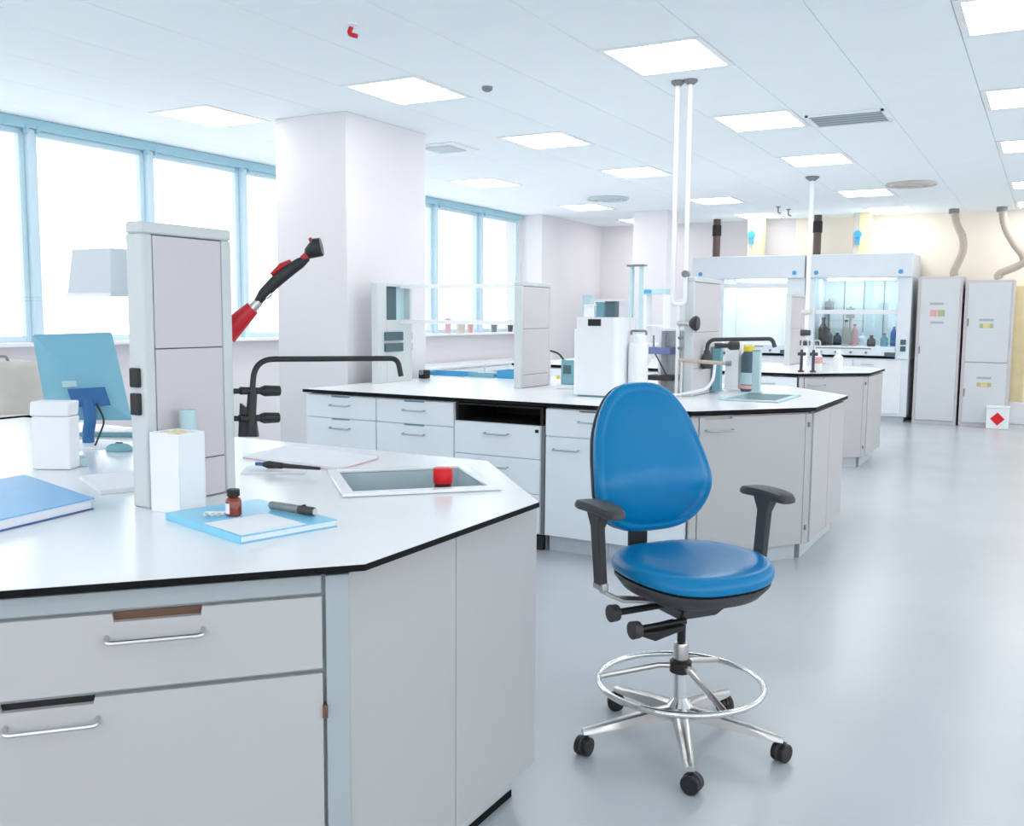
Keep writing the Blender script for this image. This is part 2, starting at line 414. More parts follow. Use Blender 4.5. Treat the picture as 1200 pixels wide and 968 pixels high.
def worktop(name, poly, z, th, label, holes=()):
    cx = sum(p[0] for p in poly) / len(poly); cy = sum(p[1] for p in poly) / len(poly)
    t = thing(name, (cx, cy, z - th), label, 'worktop')
    MB().prism(poly, z - th, z - .0015, holes).build('core', 'laminate_edge', t, smooth=0)
    ins = [(p[0] + (cx - p[0]) * .0012, p[1] + (cy - p[1]) * .0012) for p in poly]
    MB().prism(ins, z - .0015, z, holes).build('top_surface', 'laminate', t, smooth=0)
    return t
def unit(p0, p1):
    d = Vector((p1[0] - p0[0], p1[1] - p0[1])); L = d.length; d /= L
    return (d.x, d.y), L
ZT = 0.90

# ================================================================== NEAR BENCH
P_A = (-1.70, .99); P_B = (-1.20, 1.536); P_C = (-1.20, 2.306); P_D = (-1.70, 2.87)
SNK = Vector((-1.69, 2.385)); sa = R(46)
su = Vector((math.cos(sa), math.sin(sa))); sv = Vector((-su.y, su.x))
def sq(a, b): return [tuple(SNK + su * x * a + sv * y * b) for x, y in ((-1, -1), (1, -1), (1, 1), (-1, 1))]
XL1 = -4.3
worktop('near_worktop', [(XL1, .99), P_A, P_B, P_C, P_D, (XL1, 2.87)], ZT, .015,
        'white laminate worktop with black edge in the foreground, with a corner sink', [sq(.205, .195)])
# sink
t = thing('corner_sink', (SNK.x, SNK.y, ZT), 'white ceramic corner sink set diagonally in the foreground worktop', 'sink')
m = MB(); m.prism(sq(.232, .222), ZT + .001, ZT + .012, [sq(.195, .185)]); m.build('rim', 'ceramic', t, bevel=.004)
m = MB(); m.prism(sq(.203, .193), .70, ZT + .001, [sq(.195, .185)]); m.prism(sq(.195, .185), .70, .706)
m.build('basin', 'basin', t, smooth=0)
MB().cyl((SNK.x, SNK.y, .706), (SNK.x, SNK.y, .709), .03).build('drain', 'chrome', t)
# chamfer cabinet with drawer and door (faces the viewer)
ti, Li = unit(P_A, P_B); nrm = Vector((ti[1], -ti[0]))
O1 = (P_A[0] - nrm.x * .038, P_A[1] - nrm.y * .038)
sE = sz(408, 690, O1, ti)[0]
s_gap = sz(378, 700, O1, ti)[0]
t = thing('corner_cabinet', (O1[0] + ti[0] * .3, O1[1] + ti[1] * .3, 0), 'white drawer cabinet on the angled foreground corner with bow handles', 'cabinet')
MB().trap(O1, ti, .02, sE - .004, -.12, 0, .1, .877).build('body', 'cabinet_frame', t, bevel=.002)
MB().trap(O1, ti, .05, sE - .03, -.12, -.05, 0, .099).build('plinth', 'plinth', t)
MB().obox(O1, ti, .02, s_gap - .003, .001, .012, .838, .876).build('top_rail', 'cabinet_frame', t, bevel=.002)  # darker frame grey puts the worktop's shade into the rail's colour
MB().obox(O1, ti, s_gap + .004, sE, .001, .018, .1, .876).build('filler_strip', 'cabinet_frame', t, bevel=.002)
zd1 = sz(376, 696, O1, ti)[1]; zd0 = sz(376, 779, O1, ti)[1]; zb1 = sz(376, 785, O1, ti)[1]
n_a = sz(132, 712, O1, ti)[0]; n_b = sz(237, 705, O1, ti)[0]
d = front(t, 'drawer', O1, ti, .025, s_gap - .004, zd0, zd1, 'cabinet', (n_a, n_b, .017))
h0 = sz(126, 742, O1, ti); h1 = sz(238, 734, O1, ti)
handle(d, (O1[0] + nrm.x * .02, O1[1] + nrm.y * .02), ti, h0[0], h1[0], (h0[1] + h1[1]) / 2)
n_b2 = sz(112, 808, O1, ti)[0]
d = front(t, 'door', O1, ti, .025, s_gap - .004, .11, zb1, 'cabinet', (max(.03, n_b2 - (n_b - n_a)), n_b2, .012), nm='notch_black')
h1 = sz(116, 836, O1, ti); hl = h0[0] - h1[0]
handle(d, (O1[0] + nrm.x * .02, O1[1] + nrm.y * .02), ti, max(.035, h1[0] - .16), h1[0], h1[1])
hinge(t, O1, ti, s_gap, sz(378, 829, O1, ti)[1])
# end cabinet: two tall panels
EX = O1[0] + ti[0] * sE + .0; EY0 = O1[1] + ti[1] * sE
OE = (EX - .02 + nrm.x * .0, EY0 + .004); te = (0, 1)
s1 = sz(527, 750, OE, te)[0]; s2 = sz(621, 750, OE, te)[0]
t = thing('end_cabinet', (OE[0], OE[1] + s2 / 2, 0), 'white end cabinet with two plain tall doors, facing the blue chair', 'cabinet')
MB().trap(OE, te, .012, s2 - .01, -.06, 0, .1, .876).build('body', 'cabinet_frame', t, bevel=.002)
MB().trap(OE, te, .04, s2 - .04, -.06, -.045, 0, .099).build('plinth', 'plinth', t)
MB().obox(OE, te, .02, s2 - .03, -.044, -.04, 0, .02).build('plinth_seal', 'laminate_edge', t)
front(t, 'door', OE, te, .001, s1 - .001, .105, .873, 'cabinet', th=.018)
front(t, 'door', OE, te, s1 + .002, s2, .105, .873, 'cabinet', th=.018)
hinge(t, OE, te, s2 + .003, sz(621, 870, OE, te)[1], n1=.014)
# rear corner and long side cabinets of the near bench
tj, Lj = unit((P_C[0] - .035, P_C[1] + .01), (P_D[0] + .02, P_D[1] - .035))
Oj = (P_C[0] - .045, P_C[1] + .0)
t = thing('rear_corner_cabinet', (Oj[0] + tj[0] * .3, Oj[1] + tj[1] * .3, 0), 'white cabinet under the sink corner of the foreground bench', 'cabinet')
MB().trap(Oj, tj, .09, Lj - .02, -.03, 0, .1, .876).build('body', 'cabinet_frame', t, bevel=.002)
MB().trap(Oj, tj, .11, Lj - .05, -.06, -.031, 0, .099).build('plinth', 'plinth', t)
front(t, 'door', Oj, tj, .09, Lj - .03, .105, .873)
t = thing('rear_side_cabinet', (-3.0, 2.8, 0), 'white long side cabinet of the foreground bench, on the window side', 'cabinet')
B(XL1 + .03, -2.06, 2.3, 2.83, .1, .876).build('body', 'cabinet_frame', t, bevel=.002)
B(XL1 + .06, -2.06, 2.3, 2.77, 0, .099).build('plinth', 'plinth', t)
for k in range(4):
    d = front(t, 'door', (-1.83, 2.831), (-1, 0), .01 + k * .61, .61 + k * .61, .105, .873)
    handle(d, (-1.83, 2.851), (-1, 0), .2 + k * .61, .36 + k * .61, .8)
t = thing('front_side_cabinet', (-3.0, 1.05, 0), 'white long side cabinet of the foreground bench, on the viewer side', 'cabinet')
B(XL1 + .03, -2.0, 1.03, 1.6, .1, .876).build('body', 'cabinet_frame', t, bevel=.002)
B(XL1 + .06, -1.98, 1.08, 1.6, 0, .099).build('plinth', 'plinth', t)
for k in range(3):
    d = front(t, 'door', (-3.9, 1.029), (1, 0), .01 + k * .63, .62 + k * .63, .105, .86)
    handle(d, (-3.9, 1.009), (1, 0), .23 + k * .63, .39 + k * .63, .8)

# ================================================================== SERVICE TOWERS
def tower(X, y0, y1, z0, z1, seams, label, depth=.06, bd=.035, sockets=None):
    t = thing('service_tower', (X - depth / 2, (y0 + y1) / 2, z0), label, 'service tower')
    m = MB(); m.box(X - depth, X, y0, y0 + bd, z0, z1 - .03); m.box(X - depth, X, y1 - bd, y1, z0, z1 - .03)
    m.box(X - depth, X, y0, y1, z1 - .03, z1); m.box(X - depth, X - .012, y0 + bd, y1 - bd, z0, z1 - .03)
    m.build('frame', 'tower_frame', t, bevel=.006)
    B(X - .0119, X - .009, y0 + bd, y1 - bd, z0 + .001, z1 - .03).build('seam_backing', 'tower_seam', t, smooth=0)
    zs = [z0 + .002] + seams + [z1 - .032]
    for a, b in zip(zs[:-1], zs[1:]):
        B(X - .0095, X - .003, y0 + bd + .003, y1 - bd - .003, a + .0015, b - .0015).build('panel', 'tower_panel', t, bevel=.001)
    return t
TX1 = -2.02
ya = ox(164, 300, TX1).y + .005; yb = ox(274, 430, TX1).y
ztop = ox(215, 264, TX1).z
T1 = tower(TX1, ya, yb, ZT, ztop, [ox(215, 541, TX1).z, ox(215, 408, TX1).z], 'tall grey service tower on the foreground bench beside the white box')
for zz in ((432, 455), (462, 488)):
    z1_ = ox(164, zz[0], TX1).z; z0_ = ox(164, zz[1], TX1).z
    B(TX1 - .05, TX1 - .015, ya - .01, ya, z0_, z1_).build('socket', 'black_plastic', T1, bevel=.003)
MB().lathe([(.012, 0), (.012, .04)], (TX1 + .005, ya + .06, ZT + .0)).build('foot_bolt', 'steel', T1) if False else None
# glass shelf running to the left of the tower
SHZ = oy(115, 348, ya + .12).z
t = thing('glass_shelf', (-3.0, ya + .12, SHZ - .012), 'clear glass shelf running left from the foreground tower', 'shelf')
B(XL1 + .2, TX1 - .062, ya + .03, yb - .03, SHZ - .01, SHZ).build('shelf_pane', 'shelf_glass', t, smooth=0)
B(XL1 + .14, XL1 + .2, ya + .02, yb - .02, ZT + .001, SHZ + .1).build('end_post', 'tower_frame', t, bevel=.005)
# tapered white box standing on the shelf
pL = oy(80, 348, ya + .04); pR = oy(132, 348, ya + .04); zt_ = oy(105, 292, ya + .06).z
t = thing('tapered_bin', ((pL.x + pR.x) / 2, ya + .1, SHZ), 'small white tapered bin upside down on the glass shelf before the window', 'bin')
x0, x1 = pL.x, pR.x; dY = .13; h_ = zt_ - SHZ; y0 = ya + .035
k = .012
MB().rings([[(x0, y0, SHZ + .001), (x1, y0, SHZ + .001), (x1, y0 + dY, SHZ + .001), (x0, y0 + dY, SHZ + .001)],
            [(x0 + k, y0 + k, zt_), (x1 - k, y0 + k, zt_), (x1 - k, y0 + dY - k, zt_), (x0 + k, y0 + dY - k, zt_)]]).build('shell', 'milky_plastic', t, bevel=.004, smooth=0)
MB().rings([[(x0 - .003, y0 - .003, SHZ + .0005), (x1 + .003, y0 - .003, SHZ + .0005), (x1 + .003, y0 + dY + .003, SHZ + .0005), (x0 - .003, y0 + dY + .003, SHZ + .0005)],
            [(x0 - .003, y0 - .003, SHZ + .008), (x1 + .003, y0 - .003, SHZ + .008), (x1 + .003, y0 + dY + .003, SHZ + .008), (x0 - .003, y0 + dY + .003, SHZ + .008)]]).build('rim', 'white_plastic', t)

# black mixer tap on the tower's side; built in the plane that faces the sink
def mixer_tap(pts, r, wall, knobs, label, m='black_plastic', root=None, kr=.011, kl=.055):
    """pts: riser bottom .. spout tip; wall: point of the wall it is fixed to; knobs: list of (point, axis)"""
    t = thing('mixer_tap', root or pts[0], label, 'tap')
    MB().tube(bend(pts, .06, 8), r, 12).build('spout', m, t)
    a = Vector(pts[0]); b = Vector(pts[1])
    MB().cyl(a, a + (b - a) * .62, r * 1.75, r * 1.6, 16).build('riser_body', m, t)
    for kp, ax in knobs:
        kp = Vector(kp); ax = Vector(ax).normalized()
        v = MB(); v.cyl(kp - ax * r * 4.4, kp + ax * kl * .35, r * 1.35, r * 1.15, 14)
        vo = v.build('valve', m, t)
        MB().cyl(kp + ax * kl * .33, kp + ax * kl * .5, kr * .7, kr, 14).cyl(kp + ax * kl * .5, kp + ax * kl * 1.1, kr, kr * .92, 14).build('knob', m, vo)
    return t
dT = (Vector((TX1 - .03, yb + .035, 1.2)) - EYE).dot(CD)
a0 = od(293, 508, dT); a1 = od(298, 421, dT)
tip_d = dT + .28
b1 = od(466, 420, tip_d); b2 = od(470, 441, tip_d)
axk = (od(330, 458, dT + .05) - od(300, 458, dT)).normalized()
k1 = od(296, 458, dT); k2 = od(295, 490, dT)
T = mixer_tap([a0, a1, b1, b2], .0085, None, [(k1, axk), (k2, axk)], 'black mixer tap with long bent spout on the side of the foreground tower', kr=.0165, kl=.075)
w0 = Vector((TX1 - .03, yb, a0.z))
m = MB()
q = a0.copy()
lo = [od(280, 512, dT), od(303, 512, dT), od(299, 486, dT), od(282, 472, dT)]
th = Vector((0, .02, 0))
m.rings([[p - CD * .012 for p in lo], [p + CD * .012 for p in lo]]); m.build('mounting_foot', 'black_plastic', T, bevel=.003, smooth=0)
m = MB()
for kk in (k1, k2): m.cyl(kk, Vector((TX1 - .03, yb - .001, kk.z)), .008)
m.build('wall_stub', 'black_plastic', T)

# red and black hand spray reaching out from behind the tower
dS = dT + .02
t = thing('hand_spray', od(272, 388, dS), 'red and black hand spray arm pointing up from behind the foreground tower', 'hand spray')
sp = lambda x, y: od(x, y, dS)
MB().cyl(sp(265, 391), sp(296, 361), .034, .021, 20).build('red_sleeve', 'red', t)
MB().cyl(sp(293, 364), sp(304, 353), .016, .012, 16).build('coupling', 'satin_metal', t)
MB().tube([sp(302, 354), sp(309, 344), sp(322, 331), sp(340, 316), sp(352, 308), sp(361, 302)], [.012, .016, .018, .018, .016, .009], 14).build('handle', 'black_plastic', t)
MB().tube([sp(318, 322), sp(330, 312), sp(341, 306)], [.006, .010, .006], 10).build('trigger', 'red', t)
MB().tube(bend([sp(306, 341), sp(311, 350), sp(318, 344)], .01), .006, 8).build('clip', 'satin_metal', t)
MB().cyl(sp(355, 304), sp(362, 298), .012, .012, 14).build('collar', 'red', t)
MB().tube([sp(358, 302), sp(362, 297), sp(372, 290), sp(377, 289)], [.006, .018, .029, .026], 18).build('spray_head', 'black_plastic', t)
MB().cyl(sp(366, 285), sp(363, 279), .007, .005, 10).build('tip', 'red', t)
MB().tube(bend([sp(266, 390), sp(255, 402), Vector((TX1 - .1, (ya + yb) / 2, 1.2)), Vector((TX1 - .1, (ya + yb) / 2, ZT + .003))], .05), .012, 10).build('hose', 'black_plastic', t)

# ------------------------------------------------------------------ things on the near worktop
def on(px, py): p = oz(px, py, ZT); return p
# white tall box
c1 = on(211, 604); w_ = .105; d_ = .088
bz = ox(225, 507, c1.x).z
bx0, bx1, by0, by1 = c1.x - w_, c1.x, c1.y, c1.y + d_
t = thing('tissue_box', ((bx0 + bx1) / 2, (by0 + by1) / 2, ZT), 'tall glossy white box with an open top on the foreground bench', 'box')
m = MB()
m.box(bx0, bx1, by0, by0 + .004, ZT, bz); m.box(bx0, bx1, by1 - .004, by1, ZT, bz); m.box(bx0, bx0 + .004, by0 + .004, by1 - .004, ZT, bz); m.box(bx1 - .004, bx1, by0 + .004, by1 - .004, ZT, bz)
m.box(bx0 + .004, bx1 - .004, by0 + .004, by1 - .004, ZT, ZT + .004)
m.build('shell', 'white_gloss', t, bevel=.0015)
B(bx0 + .006, bx1 - .006, by0 + .006, by1 - .006, bz - .012, bz - .006).build('inner_card', 'paper', t)
MB().tube([((bx0 + bx1) / 2 + .022 * math.cos(a), (by0 + by1) / 2 + .02 * math.sin(a), bz - .003) for a in [2 * math.pi * i / 16 for i in range(16)]], .004, 6, True).build('dispensing_slot', 'duct_yellow', t)
# small teal cup behind the box
cp = Vector((bx0 + .012, by1 + .03, ZT))
t = thing('teal_cup', cp, 'small teal cup standing just behind the tall white box', 'cup')
zc = ox(183, 484, cp.x).z
MB().lathe([(.018, ZT), (.022, zc - .003), (.022, zc), (.019, zc), (.016, ZT + .006)], (cp.x, cp.y, 0), 20).build('wall', 'pale_teal', t)
MB().lathe([(.018, zc - .008), (.0185, zc - .006)], (cp.x, cp.y, 0), 20).build('content', 'teal', t)
# pale blue book
q = [on(194, 609), on(281, 638), on(369, 614), on(284, 592)]
e1 = (q[1] - q[0]); e2 = (q[2] - q[1])
bo = q[0]; e2 = Vector((-e1.y, e1.x, 0)).normalized() * .26
def bookq(a0_, a1_, b0_, b1_): return [(bo + e1 * a + e2 * b)[:2] for a, b in ((a0_, b0_), (a1_, b0_), (a1_, b1_), (a0_, b1_))]
t = thing('blue_book', bo + e1 * .5 + e2 * .5 - Vector((0, 0, 0)), 'pale blue softcover book lying by the amber bottle', 'book')
MB().prism(bookq(0, 1, 0, 1), ZT + .0005, ZT + .0025).build('back_cover', 'book_blue', t)
MB().prism(bookq(.01, .985, .012, .985), ZT + .0026, ZT + .0155).build('pages', 'paper', t)
MB().prism(bookq(0, 1, 0, 1), ZT + .0156, ZT + .018).build('front_cover', 'book_blue', t)
MB().prism(bookq(0, 1, 0, .011), ZT + .0026, ZT + .0155).build('spine', 'book_blue', t)
MB().prism(bookq(.5, .985, .03, .68), ZT + .0181, ZT + .0184).build('cover_white_patch', 'paper', t)  # white patch over part of the front cover
BT = ZT + .018
def onb(px, py): return oz(px, py, BT)
# amber bottle
c = onb(274, 604)
zz1 = zt = c.z + .066
t = thing('amber_bottle', c, 'small amber glass bottle with black cap on the blue book', 'bottle')
MB().lathe([(.017, BT + .0003), (.019, BT + .003), (.019, BT + .036), (.016, BT + .043), (.011, BT + .047), (.011, BT + .05)], c - Vector((0, 0, c.z)), 24).build('glass', 'amber_glass', t)
MB().lathe([(.0145, BT + .048), (.0155, BT + .05), (.0155, BT + .063), (.014, BT + .065)], c - Vector((0, 0, c.z)), 24).build('cap', 'black_plastic', t)
lab = MB(); n_ = 10; vin = []; 
a_s, a_e = R(190), R(285)
vv = [(c.x + .0194 * math.cos(a_s + (a_e - a_s) * i / n_), c.y + .0194 * math.sin(a_s + (a_e - a_s) * i / n_), z) for z in (BT + .007, BT + .032) for i in range(n_ + 1)]
lab.add(vv, [(i, i + 1, n_ + 2 + i, n_ + 1 + i) for i in range(n_)]); lab.build('paper_label', 'paper', t)
# pills: a folded white blister strip
c = onb(250, 604)
t = thing('blister_pack', c, 'small white blister strip of tablets beside the amber bottle', 'tablets')
MB().obox((c.x - .02, c.y - .015), (.8, .6), 0, .05, -.03, .0, BT + .0003, BT + .004).build('foil', 'paper', t, bevel=.001)
for i in range(3):
    for j in range(2):
        qx = c.x - .02 + .8 * (.01 + i * .015) + .6 * (.008 + j * .014); qy = c.y - .015 + .6 * (.01 + i * .015) - .8 * (.008 + j * .014)
        MB().lathe([(.005, BT + .004), (.0045, BT + .007), (.002, BT + .008)], (qx, qy, 0), 10).build('tablet', 'carton', t)
# grey torch tube on the book
a = onb(317, 597); b = onb(374, 606); a.z = b.z = BT + .0115
ax = (b - a).normalized()
t = thing('penlight', a, 'grey metal penlight with dark end lying on the blue book', 'penlight')
MB().tube([a, a + ax * .004, a + ax * .1], [.008, .0105, .0105], 16).build('barrel', 'grey_tool', t)
MB().tube([a + ax * .098, a + ax * .104, a + ax * .145, a + ax * .15], [.010, .011, .011, .0095], 16).build('head', 'dark_plastic', t)
MB().cyl(a + ax * .15, a + ax * .152, .008, .008, 16).build('lens', 'carton', t)
MB().cyl(a + ax * .115 + Vector((0, 0, .008)), a + ax * .115 + Vector((0, 0, .0135)), .005).build('switch', 'black_plastic', t)
# blue ring binder lying flat at the left
BH = .03
g = [oz(110, 597, ZT), oz(-60, 638, ZT)]
e1 = (g[1] - g[0]).normalized(); e2 = Vector((e1.y, -e1.x, 0))
if e2.x > 0: e2 = -e2
bo = g[0]
def bq(a0_, a1_, b0_, b1_): return [(bo + e1 * a + e2 * b)[:2] for a, b in ((a0_, b0_), (a1_, b0_), (a1_, b1_), (a0_, b1_))]
e2 = (oz(48, 556, ZT + BH) - oz(112, 577, ZT + BH)).normalized(); e2.z = 0
t = thing('ring_binder', bo + e1 * .15 + e2 * .12, 'light blue binder lying flat at the left of the foreground bench', 'binder')
MB().prism(bq(0, .32, 0, .5), ZT + .0005, ZT + .003).build('lower_cover', 'binder_edge', t)
MB().prism(bq(.006, .3, .006, .49), ZT + .0035, ZT + BH - .004).build('pages', 'paper', t)
MB().prism(bq(-.002, .32, -.002, .5), ZT + BH - .003, ZT + BH).build('upper_cover', 'binder_blue', t)
MB().prism(bq(.305, .32, 0, .5), ZT + .0035, ZT + BH - .004).build('spine', 'binder_blue', t)
# white tissue dispenser behind the binder
c = on(60, 551)
dx = Vector((CR.x, CR.y, 0)).normalized(); dy = Vector((-dx.y, dx.x, 0))
hd = od(60, 470, (c - EYE).dot(CD)).z - ZT
t = thing('soap_dispenser', c, 'white rounded dispenser block standing behind the blue binder', 'dispenser')
def disp(w, d0, d1, z0, z1, sl=0): 
    P = lambda a, b, z: c + dx * a + dy * b + Vector((0, 0, z - c.z))
    return [[P(-w, d0, z0), P(w, d0, z0), P(w, d1, z0), P(-w, d1, z0)], [P(-w + .004, d0 + sl, z1), P(w + .004, d0 + sl, z1), P(w + .004, d1, z1), P(-w + .004, d1, z1)]]
W = 23 * (c - EYE).dot(CD) / FPX
MB().rings(disp(W, 0, .07, ZT + .001, ZT + hd * .78)).build('body', 'white_plastic', t, bevel=.006, smooth=0)
MB().rings(disp(W * 1.01, -.002, .071, ZT + hd * .785, ZT + hd)).build('lid', 'white_plastic', t, bevel=.006, smooth=0)
# monitor seen from behind
MX = -3.1
mc = [od(38, 392, 3.62), od(131, 389, 3.75), od(155, 492, 3.75), od(56, 492, 3.62)]
zb_ = min(mc[2].z, mc[3].z)
ctr = (mc[0] + mc[1] + mc[2] + mc[3]) / 4
un = (mc[1] - mc[0]).normalized(); vn = (mc[3] - mc[0]).normalized(); nn = un.cross(vn).normalized()
if nn.dot(CD) < 0: nn = -nn
foot = Vector((ctr.x, ctr.y, ZT)) + Vector((nn.x, nn.y, 0)) * -.0
t = thing('computer_monitor', foot, 'teal flat monitor seen from behind at the left', 'monitor')
m = MB(); m.rings([[p for p in mc], [p + nn * .03 for p in mc]]); m.build('casing', 'monitor_teal', t, bevel=.006, smooth=0)
def shrink(k, d, dyv=0): return [ctr + (p - ctr) * k - nn * d + vn * dyv for p in mc]
m = MB(); m.rings([shrink(.98, -.001), shrink(.8, .012, .01), shrink(.45, .03, .02)]); m.build('rear_bulge', 'monitor_teal', t, smooth=20)
m = MB(); m.rings([[p + nn * .0305 for p in shrink(.94, 0)], [p + nn * .032 for p in shrink(.94, 0)]]); m.build('screen', 'mid_grey', t, smooth=0)
hb = ctr + vn * .1 - nn * .035
m = MB(); m.tube(bend([hb, hb + vn * .07 - nn * .02, Vector((hb.x, hb.y, ZT + .05)) - nn * .0, Vector((hb.x, hb.y, ZT + .008))], .03), .022, 12); m.build('stand_neck', 'deep_blue', t)
MB().lathe([(.12, ZT + .0005), (.12, ZT + .008), (.10, ZT + .012)], (hb.x, hb.y, 0), 32).build('stand_foot', 'white_plastic', t)
m = MB(); c_ = ctr + vn * .07 - nn * .045; m.rings([[c_ + un * a + vn * b - nn * 0 for a, b in ((-.06, -.02), (.07, -.02), (.08, .05), (-.05, .05))], [c_ + un * a + vn * b + nn * .03 for a, b in ((-.06, -.02), (.07, -.02), (.08, .05), (-.05, .05))]])
m.build('cable_cover', 'deep_blue', t, smooth=0)
m = MB(); m.tube(bend([c_ + un * .03 + vn * .04, c_ + un * .05 + vn * .11, Vector((hb.x + .1, hb.y - .05, ZT + .006)), Vector((hb.x - .1, hb.y + .1, ZT + .006))], .03), .004, 6); m.build('cable', 'black_plastic', t)
# logo plate on the monitor's back
m = MB(); c2 = ctr - nn * .034 - un * .05 + vn * .03; m.rings([[c2 + un * a + vn * b for a, b in ((-.025, -.012), (.025, -.012), (.025, .012), (-.025, .012))], [c2 + nn * .004 + un * a + vn * b for a, b in ((-.025, -.012), (.025, -.012), (.025, .012), (-.025, .012))]])
m.build('logo_plate', 'pale_teal', t, smooth=0)

def flatbox(name, px0, py0, ang, w, d, h, m, label, cat, z=ZT, parts=None, bevel=.002):
    """box with its near corner at a pixel on height z; ang is the heading of its width"""
    p = oz(px0, py0, z); tt = (math.cos(R(ang)), math.sin(R(ang)))
    cx = p.x + tt[0] * w / 2 - tt[1] * d / 2; cy = p.y + tt[1] * w / 2 + tt[0] * d / 2
    o = MB().obox((p.x, p.y), tt, 0, w, -d, 0, z + .0006, z + h)
    t = o.build(name, m, None, bevel=bevel); tag(t, label, cat)
    return t
# keyboard, teal drawer unit, tray and papers behind the dispenser
p = oz(98, 512, ZT)
t = thing('keyboard', p, 'white keyboard lying under the monitor at the left', 'keyboard')
kt = (dx.x, dx.y)
MB().obox((p.x, p.y), kt, -.02, .36, -.13, 0, ZT + .001, ZT + .018).build('keyboard_base', 'teal', t, bevel=.003)
for i in range(12):
    for j in range(4):
        MB().obox((p.x, p.y), kt, -.01 + i * .03, .016 + i * .03, -.122 + j * .03, -.096 + j * .03, ZT + .0185, ZT + .023).build('key', 'white_plastic', t, smooth=0)
p = oz(140, 529, ZT)
t = thing('computer_mouse', p, 'small teal computer mouse on the bench before the monitor', 'mouse')
MB().rings([[(p.x + dx.x * .05 * math.cos(a) * k + dy.x * .03 * math.sin(a) * k, p.y + dx.y * .05 * math.cos(a) * k + dy.y * .03 * math.sin(a) * k, ZT + h) for a in [2 * math.pi * i / 20 for i in range(20)]] for k, h in ((.95, .001), (1, .008), (.9, .02), (.6, .028), (.2, .031))]).build('shell', 'teal', t)
MB().obox((p.x, p.y), kt, -.012, .012, -.004, .004, ZT + .0305, ZT + .034).build('wheel', 'dark_plastic', t)
def sheet(px, py, ang, w, d, h, label, name='paper_stack', m='paper', cover=None):
    p = oz(px, py, ZT); tt = (math.cos(R(ang)), math.sin(R(ang)))
    t = thing(name, p, label, 'papers')
    MB().obox((p.x, p.y), tt, 0, w, -d, 0, ZT + .0006, ZT + h).build('sheets', m, t)
    MB().obox((p.x, p.y), tt, .004, w - .002, -d + .003, -.004, ZT + h + .0003, ZT + h + .0012).build('top_sheet', cover or 'paper', t)
    return t
sheet(118, 580, 64, .21, .3, .012, 'white stack of papers between the binder and the tall white box')
nA, nB, nD = oz(395, 552, ZT), oz(444, 538, ZT), oz(284, 537, ZT); nC = nB + nD - nA; nM = (nA + nB + nC + nD) / 4
t = thing('open_notebook', (nM.x, nM.y, ZT), 'white open notebook pages with a pinkish edge lying left of the sink', 'notebook')
MB().prism([q[:2] for q in (nA, nB, nC, nD)], ZT + .0006, ZT + .003).build('cover', 'pink', t, smooth=0)
MB().prism([(nM + (q - nM) * .985)[:2] for q in (nA, nB, nC, nD)], ZT + .0031, ZT + .011).build('pages', 'paper', t, smooth=0)
sheet(282, 556, 36, .2, .14, .005, 'thin loose white sheets right of the tower foot', 'loose_sheets')
flatbox('teal_tray', 84, 548, 58, .05, .07, .03, 'pale_teal', 'small pale teal tray behind the white dispenser', 'tray')
# pens by the notebook
a = oz(300, 545, ZT + .02); b = oz(379, 551, ZT + .02)
ax = (b - a).normalized()
t = thing('marker_pen', a, 'dark marker pen with blue grip lying on the notebook edge', 'pen')
off_ = Vector((0, 0, .0045))
MB().tube([a + off_, a + off_ + ax * .03], .006, 10).build('blue_tip', 'deep_blue', t)
MB().tube([a + off_ + ax * .03, a + off_ + ax * .05, a + off_ + ax * .1], [.008, .013, .01], 12).build('grip', 'black_plastic', t)
MB().tube([a + off_ + ax * .1, a + off_ + ax * .24], [.008, .005], 10).build('barrel', 'black_plastic', t)
# red-capped bottle in the sink
_o = SNK + sv * -.128
_s, zcap = sz(519, 570, _o, (su.x, su.y)); zz = sz(519, 548, _o, (su.x, su.y))[1]
c = Vector((_o.x + su.x * _s, _o.y + su.y * _s, .707))
t = thing('reagent_bottle', c, 'dark bottle with bright red cap standing in the foreground sink', 'bottle')
MB().lathe([(.046, .7075), (.05, .712), (.05, zz - .1), (.04, zz - .07), (.025, zz - .055), (.025, zz - .04)], (c.x, c.y, 0), 24).build('glass', 'dark_brown', t)
MB().lathe([(.028, zz - .045), (.029, zz - .043), (.029, zz - .002), (.026, zz)], (c.x, c.y, 0), 24).build('cap', 'red_bright', t)

# ================================================================== SECOND BENCH
Q_L = -4.42
Q_A = (-1.67, 4.985); Q_B = (-1.146, 5.62); Q_C = (-1.146, 6.6); Q_D = (-1.67, 7.22)
S2 = Vector((-1.66, 6.15)); 
def sq2(a, b, c=S2): return [(c.x - a, c.y - b), (c.x + a, c.y - b), (c.x + a, c.y + b), (c.x - a, c.y + b)]
S2 = Vector((-1.58, 6.05))
worktop('second_worktop', [(Q_L, 4.985), Q_A, Q_B, Q_C, Q_D, (Q_L, 7.22)], ZT, .022,
        'white worktop with dark edge on the second bench, behind the chair', [sq2(.16, .27, S2)])
t = thing('bench_sink', (S2.x, S2.y, ZT), 'grey rectangular sink in the second bench, right of the chair back', 'sink')
m = MB(); m.prism(sq2(.185, .3, S2), ZT + .001, ZT + .01, [sq2(.15, .26, S2)]); m.build('rim', 'pale_teal', t, bevel=.003)
m = MB(); m.prism(sq2(.158, .268, S2), .7, ZT + .001, [sq2(.15, .26, S2)]); m.prism(sq2(.15, .26, S2), .7, .706); m.build('basin', 'basin', t, smooth=0)
F2 = (Q_L + .03, 5.03); tf = (1, 0)
def fs(px, py=480): return sz(px, py, F2, tf)[0]
def fz(px, py): return sz(px, py, F2, tf)[1]
z_row = fz(400, 490)
